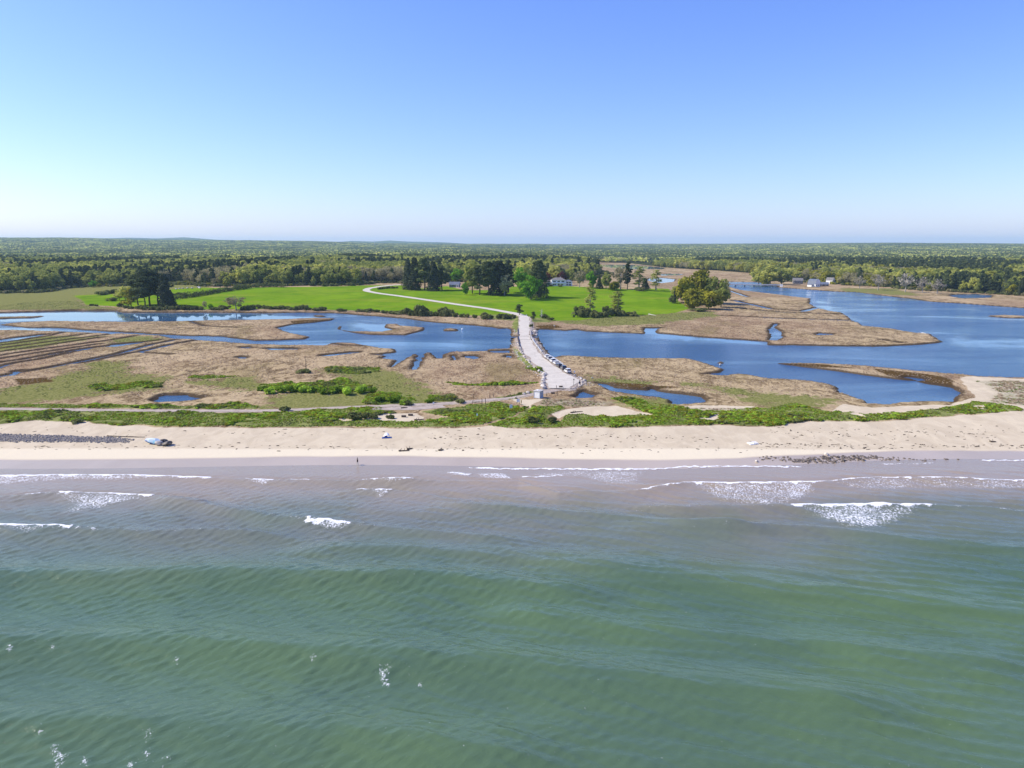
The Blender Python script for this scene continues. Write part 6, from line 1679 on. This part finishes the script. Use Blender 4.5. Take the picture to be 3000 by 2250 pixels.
for k, (px, py, l) in enumerate([(1183, 1222, 'dark timber box lying on the bare sand at the left'), (1203, 1218, 'dark timber box lying on the bare sand at the right'), (1643, 1140, 'brown timber block on the seaward edge of the parking area'), (1620, 1153, 'brown timber crate right of the white booth')]):
    x, y = P(px, py); root = thing('timber_box', (x, y, ground(x, y) - 0.05), l, 'box', random.uniform(-.2, .2))
    for q in range(3): MB().box((0, 0, 0.12 + 0.17 * q), (1.25, 0.75, 0.15)).build('plank', M_TIMBER, root)
    MB().box((0, 0, 0.56), (1.35, 0.85, 0.06)).build('lid', M_TIMBER, root)
# beach chair set
x, y = P(1133, 1281); g = ground(x, y)
M_CLOTHB = plain('blue_cloth', (0.03, 0.08, 0.30), 0.85); M_CLOTHW = plain('white_cloth', (0.78, 0.78, 0.80), 0.85, 0.2, 0.04)
bs = thing('beach_shelter', (x, y, g), 'small white and blue beach shelter alone on the sand', 'beach shelter', 0.2)
V = []
for i in range(7):
    a = math.pi * i / 6
    V += [(0.75 * math.cos(a), 0.5, 0.05 + 1.15 * math.sin(a)), (0.95 * math.cos(a), -0.45, 0.05 + 0.62 * math.sin(a))]
link_mesh('canopy', V, [(2 * i, 2 * i + 1, 2 * i + 3, 2 * i + 2) for i in range(6)], M_CLOTHW, bs, True)
MB().box((0, -0.35, 0.05), (2.5, 1.3, 0.06)).build('floor_cloth', M_CLOTHB, bs)
MB().box((-0.2, -0.1, 0.26), (0.7, 0.45, 0.36)).build('bag', M_CLOTHB, bs)
# float on the lagoon
x, y = P(1354, 964, 0.2)
bm = bmesh.new(); bmesh.ops.create_uvsphere(bm, u_segments=12, v_segments=8, radius=0.55)
for v in bm.verts: v.co.z *= 0.8; v.co.x *= 1.2
me = bpy.data.meshes.new('hull'); bm.to_mesh(me); bm.free(); me.materials.append(M_WPAINT)
bu = thing('buoy', (x, y, 0.1), 'small white float on the blue lagoon near the little island', 'buoy')
o = bpy.data.objects.new('hull', me); C.objects.link(o); o.parent = bu
MB().tube([(0, 0, 0.4), (0, 0, 0.95)], [0.09, 0.06], 6).build('mast', M_WPAINT, bu)

# ------------------------------------------------------------------ houses
M_SHINGLE = plain('grey_shingle', (0.20, 0.19, 0.185), 0.9, 0.1, 0.15, 1.0); M_PANE = paint('window_glass', (0.02, 0.025, 0.035)); M_SLATE = plain('blue_grey_roof', (0.13, 0.15, 0.20), 0.6, 0.3, 0.1, 1.0)
M_DWALL = plain('dark_shingle_wall', (0.06, 0.065, 0.08), 0.9, 0.1, 0.15); M_TANW = plain('pink_tan_wall', (0.55, 0.46, 0.42), 0.8, 0.2, 0.06)
def house_block(root, cx, cy, w, d, h, roof_h, kind, wall_m, roof_m, wins=(), z0=0.0, over=0.4):
    MB().box((cx, cy, z0 + h / 2 - 0.5), (w, d, h + 1.0)).build('wall', wall_m, root)
    W2, D2 = w / 2 + over, d / 2 + over; zt = z0 + h + 0.02
    if kind == 'hip':
        rx = max(W2 - D2 * 0.9, 0.2)
        V = [(cx - W2, cy - D2, zt), (cx + W2, cy - D2, zt), (cx + W2, cy + D2, zt), (cx - W2, cy + D2, zt), (cx - rx, cy, zt + roof_h), (cx + rx, cy, zt + roof_h)]
        Fq = [(0, 1, 5, 4), (1, 2, 5), (2, 3, 4, 5), (3, 0, 4), (0, 3, 2, 1)]
    elif kind == 'gable_x':      # ridge along x
        V = [(cx - W2, cy - D2, zt), (cx + W2, cy - D2, zt), (cx + W2, cy + D2, zt), (cx - W2, cy + D2, zt), (cx - W2, cy, zt + roof_h), (cx + W2, cy, zt + roof_h)]
        Fq = [(0, 1, 5, 4), (2, 3, 4, 5), (1, 2, 5), (3, 0, 4), (0, 3, 2, 1)]
    elif kind == 'gable_y':      # ridge along y, gable to the viewer
        V = [(cx - W2, cy - D2, zt), (cx + W2, cy - D2, zt), (cx + W2, cy + D2, zt), (cx - W2, cy + D2, zt), (cx, cy - D2, zt + roof_h), (cx, cy + D2, zt + roof_h)]
        Fq = [(1, 2, 5, 4), (3, 0, 4, 5), (0, 1, 4), (2, 3, 5), (0, 3, 2, 1)]
    else:                        # gambrel, gable to the viewer
        k = 0.72
        V = []
        for yy in (cy - D2, cy + D2):
            V += [(cx - W2, yy, zt), (cx - W2 * k, yy, zt + roof_h * 0.68), (cx, yy, zt + roof_h), (cx + W2 * k, yy, zt + roof_h * 0.68), (cx + W2, yy, zt)]
        Fq = [(i, i + 5, i + 6, i + 1) for i in range(4)] + [(0, 1, 2, 3, 4), (9, 8, 7, 6, 5), (0, 4, 9, 5)]
    rf = link_mesh('roof', V, Fq, roof_m, root)
    if kind in ('gambrel', 'gable_y'):
        yy = cy - D2 - 0.03
        if kind == 'gambrel': pr = [(cx - W2 + .25, zt), (cx - W2 * k + .18, zt + roof_h * 0.66), (cx, zt + roof_h - 0.2), (cx + W2 * k - .18, zt + roof_h * 0.66), (cx + W2 - .25, zt)]
        else: pr = [(cx - W2 + .3, zt), (cx, zt + roof_h - 0.2), (cx + W2 - .3, zt)]
        MB().prism(pr, yy - 0.04, yy + 0.02).build('gable', wall_m, root)
    if kind == 'gable_x':
        for s in (-1, 1):
            link_mesh('gable', [(cx + s * (W2 + .02), cy - D2 + .3, zt), (cx + s * (W2 + .02), cy + D2 - .3, zt), (cx + s * (W2 + .02), cy, zt + roof_h - .2)], [(0, 1, 2)], wall_m, root)
    for wx_, wz_, ww, wh, isdoor in wins:
        fr = MB().box((wx_, cy - d / 2 - 0.04, z0 + wz_), (ww + 0.24, 0.1, wh + 0.24)).build('door' if isdoor else 'window', M_WPAINT, root)
        MB().box((wx_ - ww / 4 - 0.02, cy - d / 2 - 0.10, z0 + wz_), (ww / 2 - 0.06, 0.04, wh)).build('pane', M_PANE, fr)
        MB().box((wx_ + ww / 4 + 0.02, cy - d / 2 - 0.10, z0 + wz_), (ww / 2 - 0.06, 0.04, wh)).build('pane', M_PANE, fr)
    return rf
x, y = P(1636, 838); g = ground(x, y)
hs = thing('house', (x, y + 5, g), 'large white two storey mansion with a grey hipped roof above the meadow', 'house', 0.06)
rf = house_block(hs, 0, 0, 15.5, 10, 6.4, 2.6, 'hip', M_WPAINT, M_SHINGLE, [(-4.8, 4.9, 3.0, 1.4, 0), (0, 4.9, 2.6, 1.4, 0), (4.6, 4.9, 3.0, 1.4, 0), (-4.8, 1.6, 3.6, 1.5, 0), (0, 1.4, 1.9, 2.3, 1), (3.9, 1.6, 2.2, 1.5, 0)])
MB().box((2.5, 1.5, 9.0), (0.9, 0.9, 1.8)).build('chimney', M_TANW, rf)
house_block(hs, -10.2, 1.2, 5.0, 7.5, 4.6, 1.4, 'hip', M_TANW, M_SHINGLE, [(-10.2, 2.6, 2.6, 1.4, 0)])
house_block(hs, 11.4, 0.8, 7.4, 8.2, 5.0, 1.6, 'hip', M_WPAINT, M_SLATE, [(9.6, 3.6, 2.0, 1.3, 0), (12.6, 3.6, 2.6, 1.3, 0), (9.6, 1.3, 2.0, 1.5, 0), (12.6, 1.3, 2.6, 1.5, 0)])
MB().box((0, -5.6, 3.2), (16.2, 1.2, 0.16)).build('porch_roof', M_WPAINT, hs)
for k in range(6): MB().box((-7.5 + 3 * k, -6.0, 1.4), (0.2, 0.2, 3.5)).build('porch_column', M_WPAINT, hs)
x, y = P(1332, 842); g = ground(x, y)
hs = thing('house', (x, y + 3, g), 'small blue grey house half hidden between the dark conifers', 'house', -0.15)
house_block(hs, 0, 0, 10.5, 7, 2.8, 3.0, 'gable_x', M_SLATE, M_SLATE, [(-2.8, 1.5, 1.3, 1.3, 0), (0.2, 1.3, 1.1, 2.0, 1), (2.8, 1.5, 1.3, 1.3, 0)])
house_block(hs, 3.6, -2.9, 3.0, 1.6, 2.6, 1.2, 'gable_y', M_WPAINT, M_GPAINT, [(3.6, 1.4, 1.4, 1.2, 0)])
x, y = P(2388, 840); g = ground(x, y)
hs = thing('house', (x, y + 4, g), 'white barn roofed house on the far river bank', 'house', 0.55)
house_block(hs, 0, 0, 8.6, 11, 3.2, 6.0, 'gambrel', M_WPAINT, M_SLATE, [(-2.2, 1.7, 1.2, 1.5, 0), (1.6, 1.7, 1.6, 1.5, 0), (0, 5.0, 1.4, 1.5, 0)])
house_block(hs, -6.4, 0, 4.4, 6, 2.6, 1.0, 'hip', M_WPAINT, M_SLATE, [(-6.4, 1.5, 1.8, 1.0, 0)])
x, y = P(2411, 838); g = ground(x, y)
hs = thing('shed', (x + 2, y + 3, g), 'low blue roofed shed right of the white barn roofed house', 'shed', -0.25)
house_block(hs, 0, 0, 10.5, 7, 2.0, 2.6, 'gable_x', M_DWALL, M_SLATE, [(-2.4, 1.1, 1.2, 1.0, 0), (2.0, 1.1, 2.0, 1.6, 1)])
x, y = P(2436, 832); g = ground(x, y)
hs = thing('house', (x, y + 4, g + 1.2), 'small white gabled house among trees right of the blue shed', 'house', 0.7)
house_block(hs, 0, 0, 6.0, 9, 3.6, 3.4, 'gable_y', M_WPAINT, M_SHINGLE, [(-1.2, 1.9, 1.0, 1.3, 0), (1.2, 1.9, 1.0, 1.3, 0)])
x, y = P(2340, 832); g = ground(x, y)
hs = thing('house', (x, y + 4, g), 'grey house with white trim half hidden in trees beside the far bridge', 'house', -0.2)
house_block(hs, 0, 0, 12, 8, 4.2, 3.4, 'gable_x', M_SHINGLE, M_SHINGLE, [(-4, 2.4, 1.4, 1.5, 0), (-1.2, 2.4, 1.4, 1.5, 0), (1.6, 1.6, 1.2, 2.2, 1), (4.2, 2.4, 1.4, 1.5, 0)])
x, y = P(2929, 836); g = ground(x, y)
hs = thing('house', (x, y + 4, g), 'dark blue house with a white door frame in the right woods', 'house', 0.15)
house_block(hs, 0, 0, 7.6, 7, 4.6, 2.0, 'hip', M_DWALL, M_SHINGLE, [(1.2, 1.6, 2.4, 2.8, 1), (-2.2, 3.0, 1.2, 1.3, 0)])
x, y = P(2996, 838); g = ground(x, y)
hs = thing('house', (x, y + 4, g + 1.0), 'white house cut by the right edge of the picture', 'house', -0.3)
house_block(hs, 0, 0, 12, 8, 4.4, 3.2, 'gable_x', M_WPAINT, M_TANW, [(-3.6, 2.4, 1.4, 1.5, 0), (0, 2.4, 1.4, 1.5, 0), (3.6, 2.4, 1.4, 1.5, 0)])
x, y = P(2895, 838); g = ground(x, y)
bt = thing('boat', (x, y, g), 'white boat hauled out left of the dark blue house', 'boat', 0.4)
V = []
for i in range(7):
    u = i / 6; hw = 1.0 * math.sqrt(max(0.0, 1 - (2 * u - 0.7) ** 2 / 1.7)) if u < 0.98 else 0.05; zz = 0.9 + 0.35 * u * u
    V += [(-hw, -3 + 6 * u, zz + .3), (-hw * .5, -3 + 6 * u, 0.35), (hw * .5, -3 + 6 * u, 0.35), (hw, -3 + 6 * u, zz + .3)]
Fq = [(4 * i + j, 4 * i + j + 1, 4 * i + j + 5, 4 * i + j + 4) for i in range(6) for j in range(3)] + [(0, 3, 2, 1)] + [(4 * i, 4 * i + 4, 4 * i + 7, 4 * i + 3) for i in range(6)]
link_mesh('hull', V, Fq, M_WPAINT, bt)
MB().box((0, 0.2, 1.6), (1.2, 1.8, 0.8)).build('cabin', M_WPAINT, bt)
MB().tube([(0, 0.4, 1.8), (0, 0.4, 8.0)], [0.09, 0.05], 6).build('mast', M_WPAINT, bt)
# far bridge over the river
a = np.array(P(2128, 834, 2.0)); b = np.array(P(2292, 836, 2.0))
ln = float(np.hypot(*(b - a))); ang = math.atan2(*(b - a)[::-1])
fb = thing('bridge', ((a[0] + b[0]) / 2, (a[1] + b[1]) / 2, 0), 'long low road bridge across the river far on the right', 'bridge', ang)
MB().box((0, 0, 2.0), (ln, 7.5, 0.7)).build('deck', M_STONE, fb)
for s in (-1, 1):
    MB().box((0, s * 3.6, 2.9), (ln, 0.2, 0.25)).build('railing', M_STEEL, fb)
    MB().box((s * (ln / 2 - 1.5), -3.9, 1.6), (3.2, 0.9, 3.6)).build('abutment', M_WPAINT, fb)
for k in range(12):
    MB().box((-ln / 2 + ln * (k + 0.5) / 12, -3.6, 2.6), (0.2, 0.2, 0.6)).build('rail_post', M_STEEL, fb)
for k in range(5):
    MB().box((-ln / 2 + ln * (k + 1) / 6, 0, 0.4), (1.2, 7.0, 2.6)).build('pier', M_STONE, fb)
# far tower on the horizon
dx_, dy_, dz_ = ray(1097, 716); D = 6500.0; x, y = dx_ / dy_ * D, D
tw = thing('tower', (x, y, ground(x, y)), 'thin mast sticking up over the woods on the horizon', 'tower')
MB().tube([(0, 0, 0), (0, 0, 58)], [1.6, 0.7], 6).build('mast', M_STEEL, tw)
for k in range(3): MB().box((0, 0, 40 + 7 * k), (4.0, 4.0, 1.0)).build('platform', M_STEEL, tw)

# ------------------------------------------------------------------ the air
t = NT('haze')
v = t.node('ShaderNodeVolumePrincipled')
v.inputs['Color'].default_value = (0.58, 0.84, 1.0, 1)
v.inputs['Density'].default_value = 5.2e-5
v.inputs['Anisotropy'].default_value = 0.1
t.link(v.outputs[0], t.out.inputs['Volume'])
mb = MB().box((0, 8600, 106.5), (28000, 24000, 227))
o = mb.build('haze', t.m)
tag(o, 'thin blue haze softening the far woods', 'haze', kind='stuff')
